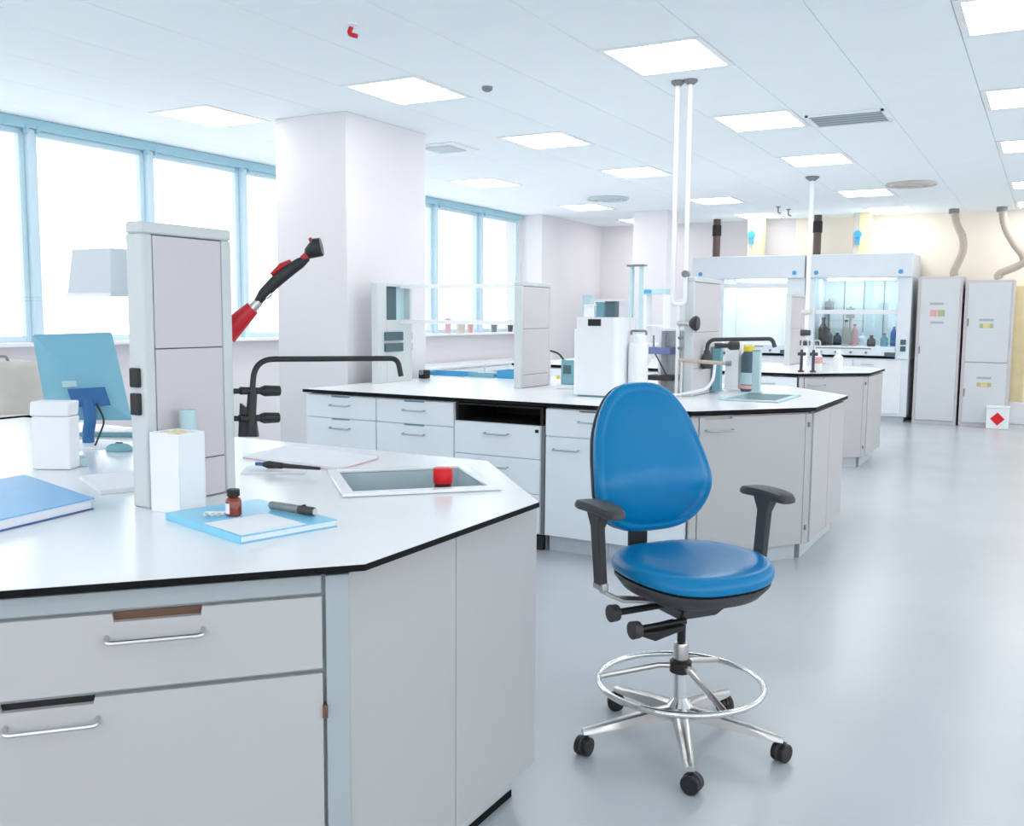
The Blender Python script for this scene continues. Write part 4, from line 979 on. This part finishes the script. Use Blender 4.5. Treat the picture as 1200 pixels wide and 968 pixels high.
# ================================================================== FUME CUPBOARDS AND BACK WALL FITTINGS
YH = 13.85
def fume_hood(x0, x1, label, inner, glass, sash, op0, op1, zo0=1.04, zo1=1.93, ztop=2.28):
    t = thing('fume_cupboard', ((x0 + x1) / 2, YH + .4, 0), label, 'fume cupboard')
    B(x0, x1, YH - .06, YH + .8, 1.96, ztop).build('top_fascia', 'hood_shell', t, bevel=.01)
    for a, b in ((x0, op0), (op1, x1)): B(a, b, YH, YH + .8, .86, 1.96).build('side_post', 'hood_shell', t, bevel=.006)
    B(op0, op1, YH + .7, YH + .8, zo0 - .1, 1.96).build('back_lining', inner, t, smooth=0)
    for k in range(1, 4):
        xx = op0 + (op1 - op0) * k / 4; B(xx - .006, xx + .006, YH + .69, YH + .7, zo0, 1.95).build('lining_joint', 'mid_grey' if inner == 'hood_inner' else 'white_plastic', t)
    B(op0, op1, YH + .0, YH + .7, .9, zo0 - .02).build('work_surface', 'hood_shell', t, bevel=.004)
    B(op0, op1, YH - .05, YH + .002, .9, zo0 - .02).build('control_ledge', 'hood_shell', t, bevel=.004)
    B(op0 + .05, op1 - .3, YH - .052, YH - .0505, .985, 1.0).build('vent_slot', 'mid_grey', t)
    for k in range(4):
        MB().cyl((op0 + .12 + k * .2, YH - .05, .94), (op0 + .12 + k * .2, YH - .075, .94), .016).build('control_knob', 'mid_grey', t)
    B(x0, x1, YH + .02, YH + .8, .08, .859).build('base_cabinet', 'hood_shell', t, bevel=.004)
    B(x0 + .04, x1 - .04, YH + .08, YH + .8, 0, .079).build('plinth', 'plinth', t)
    n = 2
    for k in range(n):
        a = x0 + .04 + k * (x1 - x0 - .1) / n; b = a + (x1 - x0 - .1) / n - .02
        d = B(a, b, YH + .0, YH + .019, .12, .84).build('door', 'hood_white', t, bevel=.003); handle(d, (a, YH), (1, 0), .1, .26, .78, 'steel')
    z = sash
    B(op0 + .005, op1 - .005, YH + .035, YH + .06, z - .03, z + .03).build('sash_bar', 'hood_white', t, bevel=.003)
    B(op0 + .005, op1 - .005, YH + .044, YH + .05, z + .03, 1.96).build('sash_pane', glass, t, smooth=0)
    if glass == 'sash_glass': B(op0 + .005, op1 - .005, YH + .064, YH + .07, zo0 + .01, z - .03).build('sash_pane', glass, t, smooth=0)
    for zz in (1.0, 1.09): B(x1 - .11, x1 - .04, YH - .012, YH - .0005, zz - .035, zz + .035).build('socket', 'socket_teal', t, bevel=.004)
    B(x1 - .3, x1 - .16, YH - .062, YH - .0525, .89, .95).build('monitor_panel', 'socket_teal', t, bevel=.004)
    B(op0 + .1, op1 - .1, YH + .3, YH + .42, 1.935, 1.955).build('interior_lamp', 'hood_light', t, smooth=0)
    for xx, mm in ((x0 + .14, 'valve_blue'), (x1 - .14, 'valve_blue')): MB().cyl((xx, YH - .061, 2.03), (xx, YH - .07, 2.03), .03).build('indicator', mm, t)
    return t
xh0, xh1, xh2 = oy(812, 310, YH).x, oy(946, 310, YH).x, oy(1070, 310, YH).x
fume_hood(xh0, xh1 - .02, 'white fume cupboard with a bright open front, left of the pair', 'hood_white', 'shelf_glass', 1.86, oy(848, 350, YH).x, oy(922, 350, YH).x)
fume_hood(xh1, xh2, 'fume cupboard with teal glass sash and glassware inside, right of the pair', 'hood_inner', 'sash_glass', 1.49, oy(955, 350, YH).x, oy(1052, 350, YH).x)
# apparatus inside the right fume cupboard
WS = 1.02
random.seed(3)
items = [(958, .26, .05, 'dark_brown', 'dark brown bottle at the left end'), (970, .16, .05, 'pipe_brown', 'brown bottle behind the dark one'), (981, .13, .045, 'notch_black', 'black flask'),
         (991, .24, .045, 'hose_grey', 'beige column flask'), (1001, .2, .04, 'sticker_red', 'pinkish bottle'), (1010, .12, .05, 'white_plastic', 'white beaker'),
         (1021, .10, .045, 'pipe_brown', 'squat brown jar'), (1036, .12, .04, 'teal', 'teal beaker'), (1047, .2, .035, 'deep_blue', 'dark blue bottle at the right end')]
for i, (px, h, r_, m_, lab_) in enumerate(items):
    h *= 1.5; r_ *= 1.25; Y_ = YH + .18 + .14 * (i % 3); x_ = oy(max(px, 966), 400, Y_).x if i else oy(964, 400, Y_).x
    t = thing('glassware', (x_, Y_, WS), lab_ + ' inside the right fume cupboard', 'bottle', 'glassware in the fume cupboard')
    MB().lathe([(r_ * .92, WS + .0005), (r_, WS + .008), (r_, WS + h * .62), (r_ * .4, WS + h * .8), (r_ * .4, WS + h * .92)], (x_, Y_, 0), 16).build('vessel', m_, t)
    MB().lathe([(r_ * .46, WS + h * .92), (r_ * .46, WS + h), (r_ * .3, WS + h * 1.01)], (x_, Y_, 0), 16).build('stopper', ['notch_black', 'red', 'white_plastic'][i % 3], t)
for px, hz, lab_ in ((971, .66, 'tall dark stirrer stand at the left inside the right fume cupboard'), (996, .55, 'grey retort stand in the middle of the right fume cupboard')):
    Y_ = YH + .59; x_ = oy(px, 380, Y_).x
    t = thing('retort_stand', (x_, Y_, WS), lab_, 'stand')
    B(x_ - .08, x_ + .08, Y_ - .05, Y_ + .05, WS + .0005, WS + .015).build('base', 'dark_plastic', t, bevel=.003)
    MB().cyl((x_, Y_, WS + .015), (x_, Y_, WS + hz), .012).build('rod', 'mid_grey', t)
    B(x_ - .05, x_ + .06, Y_ - .07, Y_ + .02, WS + hz * .7, WS + hz * .95).build('motor_head', 'dark_plastic' if px < 970 else 'mid_grey', t, bevel=.01)
    MB().cyl((x_ + .02, Y_ - .04, WS + hz * .3), (x_ + .02, Y_ - .04, WS + hz * .7), .006).build('stirrer', 'steel', t)
# tall cabinets
def locker(name, x0, x1, z1, split, label, stickers):
    Yc = 13.9
    t = thing(name, ((x0 + x1) / 2, Yc + .3, 0), label, 'cabinet')
    B(x0, x1, Yc, Yc + .6, .0, z1).build('carcass', 'tower_panel', t, bevel=.004)
    zs = [.05] + split + [z1 - .03]
    for a, b in zip(zs[:-1], zs[1:]):
        d = B(x0 + .04, x1 - .03, Yc - .02, Yc - .001, a + .006, b - .006).build('door', 'locker', t, bevel=.004)
        B(x0 + .045, x0 + .06, Yc - .035, Yc - .0205, (a + b) / 2 - .05, (a + b) / 2 + .05).build('handle', 'mid_grey', d)
    for (px, py, w, h, m_) in stickers:
        q = oy(px, py, Yc - .021); B(q.x - w / 2, q.x + w / 2, Yc - (.024 if m_ == 'sticker_yellow' else .022), Yc - .0203, q.z - h / 2, q.z + h / 2).build('sticker', m_, t, smooth=0)
    return t
xl0, xl1, xl2, xl3 = oy(1073, 400, 13.9).x, oy(1125, 400, 13.9).x, oy(1128, 400, 13.9).x, oy(1185, 400, 13.9).x
locker('tall_locker', xl0, xl1, oy(1098, 324, 13.9).z, [], 'tall white single-door safety cabinet beside the right fume cupboard',
       [(1098, 356, .17, .03, 'sticker_grey'), (1094, 367, .08, .085, 'sticker_red'), (1103, 367, .085, .085, 'sticker_green'), (1098, 378, .16, .03, 'sticker_grey')])
zsp = oy(1155, 425, 13.9).z
locker('stacked_locker', xl2, xl3, oy(1155, 328, 13.9).z, [zsp], 'white safety cabinet with two stacked doors at the far right',
       [(1156, 375, .17, .03, 'sticker_grey'), (1156, 382, .16, .055, 'sticker_green'), (1156, 382, .08, .05, 'sticker_yellow'), (1153, 443, .17, .03, 'sticker_grey'), (1153, 451, .17, .055, 'sticker_green'), (1153, 451, .08, .05, 'sticker_yellow')][:6])
# white box with red diamond
c = oz(1168, 503, 0); 
t = thing('safety_canister', (c.x, c.y + .12, 0), 'small white floor box with a red diamond mark by the stacked cabinet', 'box')
hw = .13; h_ = oy(1168, 476, c.y).z
B(c.x - hw, c.x + hw, c.y, c.y + .115, .0005, h_ - .03).build('body', 'white_plastic', t, bevel=.008)
B(c.x - hw - .005, c.x + hw + .005, c.y - .005, c.y + .12, h_ - .0295, h_).build('lid', 'white_plastic', t, bevel=.006)
zc = oy(1168, 491, c.y).z; dd = .085
MB().add([(c.x - dd, c.y - .002, zc), (c.x, c.y - .002, zc - dd), (c.x + dd, c.y - .002, zc), (c.x, c.y - .002, zc + dd), (c.x - dd, c.y - .0004, zc), (c.x, c.y - .0004, zc - dd), (c.x + dd, c.y - .0004, zc), (c.x, c.y - .0004, zc + dd)],
         [(0, 1, 2, 3), (4, 5, 6, 7), (0, 1, 5, 4), (1, 2, 6, 5), (2, 3, 7, 6), (3, 0, 4, 7)]).build('red_diamond', 'red_bright', t, smooth=0)
# ducts above the fume cupboards
def duct(px, lab_, kind):
    Y_ = 14.3; x_ = oy(px, 275, Y_).x; zb = 2.2801
    t = thing('exhaust_duct' if kind == 'y' else 'exhaust_pipe', (x_, Y_, zb), lab_, 'duct')
    if kind == 'y':
        B(x_ - .02, x_ + .13, Y_ - .06, Y_ + .1, zb, CEIL).build('duct', 'duct_yellow', t, bevel=.004)
        B(x_ - .1, x_ - .021, Y_ - .06, Y_ + .1, zb, CEIL).build('side_duct', 'carton', t, bevel=.004)
        zz = oy(px, 275, Y_).z
        MB().cyl((x_ - .03, Y_ - .061, zz), (x_ - .03, Y_ - .11, zz), .055, .05, 16).build('valve', 'valve_blue', t)
        B(x_ - .06, x_ + .0, Y_ - .1, Y_ - .061, zz - .14, zz - .05).build('actuator', 'valve_blue', t, bevel=.004)
    else:
        MB().cyl((x_, Y_, zb), (x_, Y_, CEIL), .055, .055, 16).build('pipe', 'pipe_brown', t)
        MB().cyl((x_, Y_, 2.62), (x_, Y_, 2.78), .066, .066, 16).build('sleeve', 'notch_black', t)
        MB().cyl((x_, Y_, zb), (x_, Y_, zb + .03), .08, .08, 16).build('collar', 'pipe_brown', t)
duct(840, 'dark brown exhaust pipe rising from the left fume cupboard', 'p'); duct(958, 'dark brown exhaust pipe rising between the fume cupboards', 'p')
duct(885, 'yellow exhaust duct with blue valve on the left fume cupboard', 'y'); duct(1009, 'yellow exhaust duct with blue valve on the right fume cupboard', 'y')
for pts, lab_ in (([(1118, 250), (1121, 262), (1128, 278), (1128, 295), (1121, 318), (1118, 326)], 'grey flexible hose from the ceiling to the tall cabinet'),
                  ([(1174, 250), (1178, 265), (1188, 285), (1199, 300), (1196, 310), (1178, 319), (1171, 330)], 'grey flexible hose from the ceiling to the stacked cabinet')):
    Y_ = 14.25; P_ = [oy(x, y, Y_) for x, y in pts]; P_[0].z = CEIL
    P_[-1].z = (oy(1098, 324, 13.9).z if 'tall' in lab_ else oy(1155, 328, 13.9).z) + .001
    P_[-1].z += .02; P_[-2] = P_[-1] + Vector((0, 0, .07))
    t = thing('flexible_hose', P_[-1], lab_, 'hose')
    # smooth the path
    sm = []
    for i in range(len(P_) - 1):
        p0 = P_[max(i - 1, 0)]; p1 = P_[i]; p2 = P_[i + 1]; p3 = P_[min(i + 2, len(P_) - 1)]
        for k in range(6):
            u = k / 6; sm.append(.5 * (2 * p1 + (p2 - p0) * u + (2 * p0 - 5 * p1 + 4 * p2 - p3) * u * u + (3 * p1 - p0 - 3 * p2 + p3) * u ** 3))
    sm.append(P_[-1])
    MB().tube(sm, .05, 12).build('hose', 'hose_grey', t)
    MB().cyl(P_[0], P_[0] - Vector((0, 0, .06)), .065).build('collar', 'mid_grey', t)
# yellow riser and white box at the far right
x_ = oy(1192, 400, 14.5).x
t = thing('yellow_riser', (x_, 14.5, 0), 'pale yellow vertical duct on the wall at the right edge', 'duct')
B(x_ - .06, x_ + .1, 14.53, 14.69, .3, oy(1192, 335, 14.5).z).build('duct', 'duct_yellow', t, bevel=.006)
B(x_ - .09, x_ + .13, 14.52, 14.695, 1.0, 1.06).build('clip', 'duct_yellow', t)
B(x_ - .1, x_ + .5, 14.52, 14.69, .001, .3).build('pedestal', 'white_plastic', t, bevel=.01)

# ================================================================== WINDOW SIDE AND BACK LEFT
# low storage units along the windows
for k, (y0, y1, lab_) in enumerate(((1.2, 3.0, 'white low cabinet along the windows at the far left'), (3.02, 4.8, 'white low cabinet along the windows behind the monitor'),
                                    (8.8, 10.5, 'white low cabinet under the far window, nearer the column'), (10.52, 12.3, 'white low cabinet under the far window, nearer the back'))):
    t = thing('low_cabinet', (-6.55, (y0 + y1) / 2, 0), lab_, 'cabinet')
    B(-6.85, -6.3, y0, y1, .08, .76).build('body', 'cabinet_cool_lit', t, bevel=.003)
    B(-6.85, -6.33, y0 + .02, y1 - .02, 0, .079).build('plinth', 'plinth', t)
    B(-6.86, -6.27, y0, y1, .7605, .79).build('top', 'laminate', t, bevel=.003)
    for q in range(3):
        w = (y1 - y0) / 3; d = front(t, 'door', (-6.3, y0), (0, 1), .01 + q * w, (q + 1) * w - .01, .1, .75, CM)
        handle(d, (-6.28, y0), (0, 1), q * w + w / 2 - .08, q * w + w / 2 + .08, .69, 'steel')
# beige carton and dark-edged side desk at the left edge
d0 = 5.7
p = od(16, 483, d0)
t = thing('side_desk', (p.x, p.y, 0), 'side desk with a dark edge at the left picture edge', 'desk')
zD = p.z
x0, x1, y0, y1 = p.x - .7, p.x + .2, p.y - .3, p.y + .35
B(x0, x1, y0, y1, zD - .03, zD - .002).build('core', 'laminate_edge', t); B(x0 + .001, x1 - .001, y0 + .001, y1 - .001, zD - .002, zD).build('top_surface', 'laminate', t)
for xx in (x0 + .03, x1 - .07):
    for yy in (y0 + .03, y1 - .07): B(xx, xx + .04, yy, yy + .04, 0, zD - .0305).build('leg', 'aluminium', t)
B(x0 + .08, x1 - .08, y1 - .06, y1 - .05, .35, zD - .04).build('modesty_panel', 'pale_teal', t)
c = Vector((p.x - .16, p.y + .02, zD))
t = thing('beige_bag', c, 'beige soft bag on the side desk at the left edge', 'bag')
m = MB(); rg = []
hb_ = od(16, 424, d0).z - zD
for k, zz in ((.96, .0005), (1.0, .04), (1.0, hb_ * .6), (.94, hb_ * .9), (.8, hb_)):
    rg.append([(c.x + .3 * k * math.copysign(abs(math.cos(a)) ** .5, math.cos(a)), c.y + .16 * k * math.copysign(abs(math.sin(a)) ** .5, math.sin(a)), zD + zz + .006 * math.sin(5 * a)* (1 if zz>.01 else 0)) for a in [2 * math.pi * i / 28 for i in range(28)]])
m.rings(rg); m.build('bag_body', 'carton', t, smooth=60)
MB().tube(bend([(c.x - .1, c.y, zD + hb_), (c.x - .08, c.y, zD + hb_ + .03), (c.x + .08, c.y, zD + hb_ + .03), (c.x + .1, c.y, zD + hb_)], .03), .008, 8).build('bag_handle', 'mid_grey', t)
# small things on the far window sill
for px, py0, m_, lab_, w in ((525, 374, 'pink', 'small pink ornament on the far window sill, leftmost', .05), (540, 377, 'carton', 'small beige dish on the far window sill', .07), (551, 377, 'sticker_red', 'small reddish cup on the far window sill', .045), (579, 377, 'mid_grey', 'small grey pot on the far window sill', .05), (598, 377, 'pipe_brown', 'small dark pot at the right of the far window sill', .045)):
    q = ox(px, 385, XW + .09); zt_ = max(ox(px, py0, XW + .09).z, SILL + .07)
    t = thing('sill_pot', (q.x, q.y, SILL + .03), lab_, 'pot', 'small things on the far window sill')
    MB().lathe([(w * .7, SILL + .0305), (w, zt_ - .01), (w, zt_), (w * .85, zt_), (w * .8, zt_ - .015)], (q.x, q.y, 0), 14).build('pot', m_, t)
    MB().lathe([(w * .8, zt_ - .012), (w * .5, zt_ + .012), (w * .2, zt_ + .02)], (q.x, q.y, 0), 14).build('content', m_, t)
# white storage cabinets at the back left
for x0, x1, lab_ in ((-6.5, -5.72, 'white storage cabinet at the back left corner'), (-5.7, -4.75, 'white storage cabinet at the back, left of the fume cupboards')):
    t = thing('storage_cabinet', ((x0 + x1) / 2, 14.4, 0), lab_, 'cabinet')
    B(x0, x1, 14.2, 14.68, .0, 1.68).build('carcass', 'hood_white', t, bevel=.004)
    w = (x1 - x0) / 2
    for q in range(2):
        d = B(x0 + q * w + .006, x0 + (q + 1) * w - .006, 14.18, 14.199, .06, 1.66).build('door', 'white_plastic', t, bevel=.003)
        B(x0 + w + (-.03 if q == 0 else .02), x0 + w + (-.02 if q == 0 else .03), 14.165, 14.1795, .8, .95).build('handle', 'steel', d)
# tall white stand with dark cap behind the analyser
Y_ = 9.6
a = oy(739, 330, Y_).x; b = oy(753, 330, Y_).x; zt_ = oy(746, 310, Y_).z
t = thing('service_post', ((a + b) / 2, Y_, ZT), 'white double post with a dark cap plate on the third bench', 'post')
for xx in (a, b - .03): B(xx, xx + .03, Y_ - .03, Y_ + .03, ZT + .0005, zt_ - .02).build('upright', 'pale_teal', t, bevel=.004)
B(a - .03, b + .03, Y_ - .05, Y_ + .05, zt_ - .0195, zt_).build('cap_plate', 'mid_grey', t, bevel=.004)
a2 = oy(756, 340, Y_ + .4).x; b2 = oy(781, 340, Y_ + .4).x; zz0 = oy(768, 345, Y_ + .4).z
t = thing('reagent_rack', ((a2 + b2) / 2, Y_ + .45, ZT), 'white reagent rack with a pale blue top rail on the third bench', 'rack')
for xx in (a2, b2 - .025): B(xx, xx + .025, Y_ + .38, Y_ + .55, ZT + .0005, zz0).build('upright', 'white_plastic', t)
B(a2 - .01, b2 + .01, Y_ + .37, Y_ + .56, zz0 + .0005, zz0 + .06).build('top_rail', 'pale_teal', t)
B(a2, b2 * .6 + a2 * .4 - .06, Y_ + .368, Y_ + .3695, zz0 + .01, zz0 + .05).build('blue_mark', 'valve_blue', t)
for z in (1.1, 1.3): B(a2 + .025, b2 - .025, Y_ + .38, Y_ + .55, z, z + .015).build('shelf', 'white_plastic', t)

# ================================================================== THE BLUE CHAIR
CX, CY = -1.0, 2.94
CHR = math.atan2(-.58, .81)
chair = thing('laboratory_chair', (CX, CY, 0), 'blue vinyl laboratory chair with armrests, chrome foot ring and castor base', 'chair', rz=CHR)
def cb(mb, name, m, par=chair, **k): return mb.build(name, m, par, world=False, **k)
N = 56
def supere(a, b, n, t_):
    c, s = math.cos(t_), math.sin(t_)
    return a * math.copysign(abs(c) ** (2 / n), c), b * math.copysign(abs(s) ** (2 / n), s)
# seat
def seat_ring(k, z, dip=1.0, dz=0):
    out = []
    for i in range(N):
        t_ = 2 * math.pi * i / N
        x, y = supere(.225, .25, 2.7, t_)
        y *= 1 - .10 * max(0, -x / .225) + .03 * max(0, x / .225)
        x *= k; y *= k
        f = max(0, x / .225)
        zz = z - .018 * f ** 2.2 * dip + .012 * max(0, -x / .225) ** 3 * dip + .012 * (abs(y) / .25) ** 2 * dip
        out.append((x + .035, y, zz))
    return out
cb(MB().rings([seat_ring(.95, .584), seat_ring(1.0, .592), seat_ring(1.01, .608), seat_ring(.985, .625), seat_ring(.93, .637), seat_ring(.85, .641), seat_ring(.7, .638), seat_ring(.45, .631), seat_ring(.2, .628), seat_ring(.02, .627)]), 'seat', 'blue_vinyl', smooth=60, subsurf=1)
cb(MB().rings([seat_ring(.97, .5835), seat_ring(.965, .572), seat_ring(.86, .54), seat_ring(.6, .512), seat_ring(.3, .505)]), 'seat_shell', 'dark_plastic', smooth=60)
# backrest: local u (chair left), v (up), d (towards the sitter)
tilt = R(9)
BO = Vector((-.215, 0, .675)); BUv = Vector((-math.sin(tilt), 0, math.cos(tilt))); BDv = Vector((math.cos(tilt), 0, math.sin(tilt))); BLv = Vector((0, 1, 0))
Hb = .515
def back_outline(i):
    t_ = 2 * math.pi * i / N
    u, v = supere(1, 1, 3.0, t_)
    vv = (v + 1) / 2
    w = .240 - .082 * max(0, (vv - .25) / .75) ** 1.35 - .02 * max(0, .25 - vv)
    return u * w, vv * Hb
def back_ring(k, d, cv=.43):
    out = []
    for i in range(N):
        u, v = back_outline(i)
        u *= k; v = Hb * cv + (v - Hb * cv) * k
        vv = v / Hb
        curve = .30 * u * u * 1.2                          # wraps around the sitter
        lum = .028 * math.exp(-((vv - .34) / .2) ** 2) - .02 * vv ** 2
        out.append(BO + BLv * u + BUv * v + BDv * (d + curve + lum))
    return out
cb(MB().rings([back_ring(.95, -.002), back_ring(.99, .006), back_ring(1.0, .022), back_ring(.985, .038), back_ring(.93, .046), back_ring(.89, .0425), back_ring(.86, .047), back_ring(.8, .057), back_ring(.62, .063), back_ring(.35, .066), back_ring(.03, .067)]), 'backrest', 'blue_vinyl', smooth=60, subsurf=1)
cb(MB().rings([back_ring(.955, -.0025), back_ring(.985, -.008), back_ring(.97, -.018), back_ring(.85, -.026), back_ring(.4, -.032), back_ring(.03, -.033)]), 'back_shell', 'dark_plastic', smooth=60)
# back bar
bar = MB()
pth = [(-.06, .49), (-.2, .487), (-.262, .515), (-.275, .6), (-.28, .8)]
for (a, b) in zip(pth[:-1], pth[1:]):
    pass
rg = []
for i, (x, z) in enumerate(pth):
    j0, j1 = max(i - 1, 0), min(i + 1, len(pth) - 1)
    d = Vector((pth[j1][0] - pth[j0][0], 0, pth[j1][1] - pth[j0][1])).normalized(); nrm_ = Vector((d.z, 0, -d.x)) * .009
    c = Vector((x, 0, z)); W = Vector((0, .036, 0))
    rg.append([c - W - nrm_, c + W - nrm_, c + W + nrm_, c - W + nrm_])
cb(MB().rings(rg), 'back_bar', 'black_plastic', bevel=.003, smooth=40)
# mechanism
m = MB(); m.rings([[(-.12, -.09, .50), (.13, -.09, .50), (.13, .09, .50), (-.12, .09, .50)], [(-.1, -.07, .455), (.09, -.07, .455), (.09, .07, .455), (-.1, .07, .455)]])
cb(m, 'tilt_mechanism', 'black_plastic', bevel=.006, smooth=40)
for x0, z0, l, nm_ in ((.02, .49, .27, 'knob'), (.115, .462, .25, 'knob')):
    lv = cb(MB().cyl((x0, -.07, z0), (x0, -l, z0 - .004), .011), 'lever_rod', 'black_plastic')
    cb(MB().cyl((x0, -l + .012, z0 - .004), (x0, -l - .018, z0 - .004), .026, .028, 20), 'lever_knob', 'dark_plastic', lv, bevel=.003)
pd = MB(); pd.rings([[(.075, -.09, .462), (.15, -.09, .462), (.15, -.09, .448), (.075, -.09, .448)], [(.08, -.2, .455), (.15, -.2, .455), (.15, -.2, .425), (.08, -.2, .425)], [(.095, -.24, .45), (.13, -.24, .45), (.13, -.24, .44), (.095, -.24, .44)]])
cb(pd, 'lever_paddle', 'black_plastic', bevel=.004, smooth=40)
# armrests
for s in (-1, 1):
    y = s * .31
    ar = cb(MB().box(-.03, .03, min(y - .012, y + .012), max(y - .012, y + .012), .56, .585), 'arm_socket', 'satin_metal', bevel=.004)
    br = MB()
    yi = s * .1
    br.rings([[(-.025, yi, .495), (.025, yi, .495), (.025, yi, .505), (-.025, yi, .505)], [(-.025, s * .24, .515), (.025, s * .24, .515), (.025, s * .24, .527), (-.025, s * .24, .527)],
              [(-.022, y - s * .008, .545), (.022, y - s * .008, .545), (.022, y - s * .014, .556), (-.022, y - s * .014, .556)], [(-.022, y + s * .004, .58), (.022, y + s * .004, .58), (.022, y - s * .008, .58), (-.022, y - s * .008, .58)]])
    cb(br, 'arm_bracket', 'satin_metal', bevel=.002, smooth=40)
    y2 = s * .325
    post = MB(); post.rings([[(-.024, y - .012, .575), (.024, y - .012, .575), (.024, y + .012, .575), (-.024, y + .012, .575)], [(-.024, y2 - .013, .76), (.026, y2 - .013, .76), (.026, y2 + .013, .76), (-.024, y2 + .013, .76)],
                             [(-.04, y2 - .02, .812), (.05, y2 - .02, .812), (.05, y2 + .02, .812), (-.04, y2 + .02, .812)]])
    cb(post, 'arm_post', 'dark_plastic', bevel=.004, smooth=40)
    pr_ = []
    for k, z in ((.9, .811), (1, .818), (1, .828), (.93, .838), (.6, .841), (.05, .841)):
        ring_ = []
        for i in range(28):
            q = supere(.12 * k, .04 * k, 3.2, 2 * math.pi * i / 28)
            ring_.append((q[0] + .01, q[1] + y2, z - .01 * (q[0] / .12) ** 2))
        pr_.append(ring_)
    cb(MB().rings(pr_), 'arm_pad', 'dark_plastic', smooth=50)
# column
cb(MB().lathe([(.014, .34), (.014, .46)]), 'gas_piston', 'black_plastic')
cb(MB().lathe([(.024, .292), (.025, .30), (.025, .34), (.022, .347), (.015, .35)]), 'column_sleeve', 'satin_metal')
cb(MB().lathe([(.022, .15), (.022, .292)]), 'column_tube', 'chrome')
cb(MB().lathe([(.028, .245), (.036, .25), (.036, .285), (.028, .291)]), 'ring_collar', 'black_plastic')
cb(MB().cyl((.03, .0, .268), (.06, .0, .268), .011, .014), 'ring_knob', 'satin_metal')
RZ, RR = .212, .268
cb(MB().tube([(RR * math.cos(a), RR * math.sin(a), RZ) for a in [2 * math.pi * i / 64 for i in range(64)]], .0105, 12, True), 'foot_ring', 'chrome')
for k in range(3):
    a = R(80 + 120 * k) - CHR
    d = Vector((math.cos(a), math.sin(a), 0))
    cb(MB().tube([d * .03 + Vector((0, 0, .268)), d * .07 + Vector((0, 0, .266)), d * (RR - .004) + Vector((0, 0, RZ + .002))], .010, 10), 'ring_spoke', 'satin_metal')
# five-star base
cb(MB().lathe([(.03, .085), (.044, .09), (.042, .135), (.03, .15), (.023, .16)]), 'base_hub', 'chrome')
for k in range(5):
    a = R(7 + 72 * k) - CHR
    d = Vector((math.cos(a), math.sin(a), 0)); p_ = Vector((-d.y, d.x, 0)); Z = Vector((0, 0, 1))
    rg = []
    for r_, w, zt_, zb in ((.02, .026, .138, .095), (.1, .024, .130, .092), (.2, .021, .112, .082), (.3, .017, .092, .07), (.335, .014, .085, .068)):
        c = d * r_
        rg.append([c - p_ * w + Z * zb, c + p_ * w + Z * zb, c + p_ * w * .8 + Z * (zt_ - .006), c + p_ * w * .4 + Z * zt_, c - p_ * w * .4 + Z * zt_, c - p_ * w * .8 + Z * (zt_ - .006)])
    leg = cb(MB().rings(rg), 'base_leg', 'satin_metal', smooth=40)
    c = d * .325
    ca = cb(MB().cyl(c + Z * .03, c + Z * .072, .008), 'castor', 'dark_plastic')
    yaw = R((15, 80, 150, 210, 300)[k]) ; wd = Vector((math.cos(yaw), math.sin(yaw), 0)); off_ = Vector((-wd.y, wd.x, 0)) * .008
    for s in (-1, 1):
        c2 = c + off_ + wd * s * .014 + Z * .0305
        cb(MB().cyl(c2 - wd * .009, c2 + wd * .009, .03, .03, 24), 'wheel', 'black_plastic', ca, bevel=.003)
    hd = MB().cyl(c + off_ - wd * .0045 + Z * .033, c + off_ + wd * .0045 + Z * .033, .031, .031, 20)
    cb(hd, 'castor_hood', 'dark_plastic', ca)
